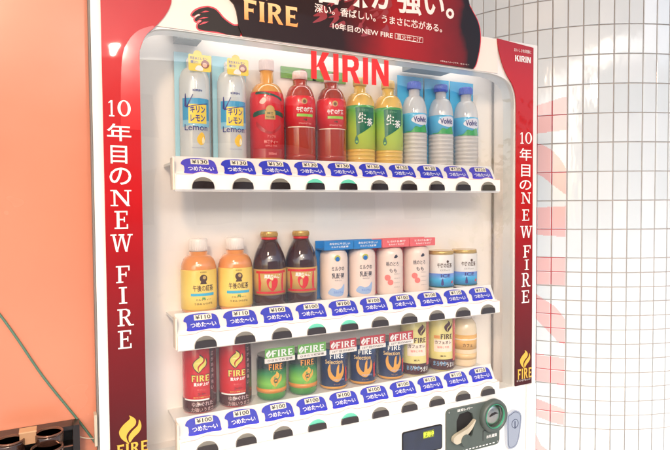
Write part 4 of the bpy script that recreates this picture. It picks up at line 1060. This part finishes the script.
# dark rack with jars
RK = mat('dark_wood_rack', (22, 12, 10), .4, coat=.3, noise=.25, nscale=18)
YR = WY - .04
rx1, rz1 = at(79.5, 424.5, YR)
rack = empty('rack', (rx1 - .25, YR + .05, rz1 - .26), 'dark brown open rack with jars, low at the left wall', 'rack')
o0 = rack.location
def loc_box(b, x0, x1, y0, y1, z0, z1, m): b.box(x0 - o0.x, x1 - o0.x, y0 - o0.y, y1 - o0.y, z0 - o0.z, z1 - o0.z, m)
b = MB(); loc_box(b, rx1 - .5, rx1 - .013, YR, WY - .002, rz1 - .008, rz1, RK); b.build('top_board', rack)
b = MB(); loc_box(b, rx1 - .0125, rx1, YR, WY - .002, rz1 - .26, rz1, RK); b.build('side_board', rack)
b = MB(); loc_box(b, rx1 - .5, rx1 - .013, YR + .0065, WY - .0075, rz1 - .046, rz1 - .041, RK); loc_box(b, rx1 - .5, rx1 - .013, YR + .004, YR + .006, rz1 - .044, rz1 - .042, mat('shelf_edge', (170, 110, 84), .4)); b.build('shelf', rack)
b = MB(); loc_box(b, rx1 - .5, rx1 - .013, WY - .007, WY - .003, rz1 - .26, rz1 - .0085, DARK); b.build('back_board', rack)
JM = mat('smoky_glass_jar', (60, 38, 30), .12, coat=1, metal=.2, noise=.4, nscale=40); JR = mat('jar_rim', (120, 90, 76), .15, metal=.6)
def jar(u, v, Y, r, h, label, tilt=0):
    x, z = at(u, v, Y)
    t = empty('jar', (x, Y, z - h), label, 'jar', 'round jars by the dark rack')
    b = MB(); b.lathe([(r * .9, 0), (r, .004), (r, h - .006), (r * .985, h - .003), (r * .86, h - .003), (r * .86, .006), (.001, .006)], (0, 0, 0), JM, 36); b.build('jar_body', t)
    b = MB(); b.lathe([(r * .87, h - .0025), (r * .88, h + .001), (r * .98, h + .001), (r * 1.0, h - .0025)], (0, 0, 0), JR, 36); b.build('rim', t)
    return t
jar(49, 432, YR - .032, .026, .03, 'round brown jar at the upper right, nearest the rack end')
jar(47, 447, YR - .064, .029, .05, 'round brown jar below, in front of the rack shelf')
jar(10, 440, YR - .036, .026, .05, 'dark round jar at the far left of the rack')
x, z = at(28, 432, YR - .03)
t = empty('carton', (x, YR - .03, z - .02), 'small tan carton between two round jars on the rack', 'carton')
b = MB(); b.box(-.014, .014, -.012, .012, 0, .022, mat('tan_card', (170, 130, 96), .7)); b.build('box_body', t); b = MB(); b.box(-.015, .015, -.013, .013, .0224, .025, mat('tan_card_light', (196, 158, 120), .7)); b.build('lid', t)
# a ledge carries the jars in front of the rack
b = MB(); loc_box(b, rx1 - .5, rx1 - .05, YR - .1, YR - .0005, rz1 - .075, rz1 - .069, RK); b.build('front_tray', rack)

# pavement
PAV = mat('pavement', (198, 198, 196), .8, noise=.15, nscale=2)
b = MB(); b.box(-40, 40, -60, 6, VB - .2, VB - .0005, PAV); o = b.build('ground'); o['kind'] = 'structure'

# street tree and shop front across the way, mirrored in the pane and the tiles
LEAF = mat('leaf', (88, 122, 52), .6, noise=.4, nscale=3); BARK = mat('bark', (96, 80, 64), .9, noise=.3, nscale=8)
random.seed(21)
def tree(x, y, h, label):
    t = empty('street_tree', (x, y, VB), label, 'tree')
    b = MB(); b.lathe([(.13, 0), (.10, .5), (.075, h * .45), (.04, h * .8)], (0, 0, 0), BARK, 14)
    b.build('trunk', t)
    b = MB()
    cl = [(random.gauss(0, .55), random.gauss(0, .5), h * .45 + random.random() * h * .55) for _ in range(26)]
    for _ in range(int(900 * h)):
        c = random.choice(cl); p = Vector((c[0] + random.gauss(0, .26), c[1] + random.gauss(0, .26), c[2] + random.gauss(0, .2)))
        u = Vector((random.gauss(0, 1), random.gauss(0, 1), random.gauss(0, 1))).normalized() * .055; v = u.orthogonal().normalized() * .03
        b.add([p - u, p + v, p + u, p - v], [(0, 1, 2, 3)], LEAF)
    b.build('crown', t)
tree(5.4, -3.6, 2.6, 'leafy street tree mirrored at the right end of the window')

# canopy over the machine
CAN = mat('canopy_paint', (244, 234, 222), .6, noise=.06, nscale=1.5)
b = MB(); b.box(-5, 2.3, -3.0, 3.0, CEIL, CEIL + .25, CAN); o = b.build('canopy'); tag(o, 'pale flat canopy overhead, mirrored in the top of the tiles and the wall', 'canopy')
# pale building over the street
bd = empty('shop_building', (2, -22, VB), 'pale building across the street with a row of dark windows, mirrored in the window', 'building')
b = MB(); b.box(-16, 18, -4, 0, 0, 7.5, mat('pale_render', (214, 206, 196), .8, noise=.08, nscale=.6)); b.build('wall', bd)
for k in range(9):
    b = MB(); b.box(-14 + k * 3.4, -12.2 + k * 3.4, .005, .06, 1.0, 3.2, mat('dark_window', (50, 60, 66), .1, coat=1)); b.build('window', bd)
    b = MB(); b.box(-14 + k * 3.4, -12.2 + k * 3.4, .005, .06, 4.4, 6.2, mat('dark_window', (50, 60, 66))); b.build('window', bd)

# ------------------------------------------------------------------ light
w = bpy.data.worlds.new('World'); sc.world = w; w.use_nodes = True; nt = w.node_tree
sky = nt.nodes.new('ShaderNodeTexSky'); sky.sky_type = 'NISHITA'; sky.sun_disc = False
SE, SAZ = 32, 200                                   # sun elevation and compass azimuth (0 = +Y, clockwise)
sky.sun_elevation = R_(SE); sky.sun_rotation = R_(SAZ); sky.air_density = 1; sky.dust_density = 3
bg = nt.nodes['Background']; nt.links.new(sky.outputs[0], bg.inputs[0]); bg.inputs[1].default_value = .15
L = bpy.data.lights.new('sun', 'SUN'); L.energy = .6; L.angle = R_(20); L.color = (1, .94, .86)
lo = bpy.data.objects.new('sun', L); col.objects.link(lo)
d = Vector((math.sin(R_(SAZ)) * math.cos(R_(SE)), math.cos(R_(SAZ)) * math.cos(R_(SE)), math.sin(R_(SE))))
lo.rotation_euler = d.to_track_quat('Z', 'Y').to_euler()
# warm lamp under the shop canopy, up and to the left
A = bpy.data.lights.new('canopy_lamp', 'AREA'); A.shape = 'DISK'; A.size = .28; A.energy = 10; A.color = (1, .70, .48)
ao = bpy.data.objects.new('canopy_lamp', A); col.objects.link(ao); ao.location = (-.75, -1.5, 2.35)
ao.rotation_euler = (Vector(ao.location) - Vector((.1, 0, 1.3))).to_track_quat('Z', 'Y').to_euler()
A2 = bpy.data.lights.new('canopy_spot', 'AREA'); A2.shape = 'DISK'; A2.size = .07; A2.energy = 4; A2.color = (1, .86, .7)
a2 = bpy.data.objects.new('canopy_spot', A2); col.objects.link(a2); a2.location = (.14, -3.3, 2.44)
a2.rotation_euler = (Vector(a2.location) - Vector((.1, 0, 1.3))).to_track_quat('Z', 'Y').to_euler()
A3 = bpy.data.lights.new('display_tube', 'AREA'); A3.shape = 'RECTANGLE'; A3.size = 1.0; A3.size_y = .02; A3.energy = .26; A3.color = (1, .93, .86)  # unseen fill light, added to brighten the display case from above
a3 = bpy.data.objects.new('display_tube', A3); col.objects.link(a3); a3.location = (.40, .062, 1.70)
a3.rotation_euler = (R_(12), 0, 0)
sc.view_settings.view_transform = "Standard"; sc.view_settings.look = 'None'; sc.view_settings.gamma = 1
sc.view_settings.exposure = 1.2
sc.render.engine = 'CYCLES'; sc.cycles.max_bounces = 10; sc.cycles.transparent_max_bounces = 16
sc.cycles.use_denoising = True
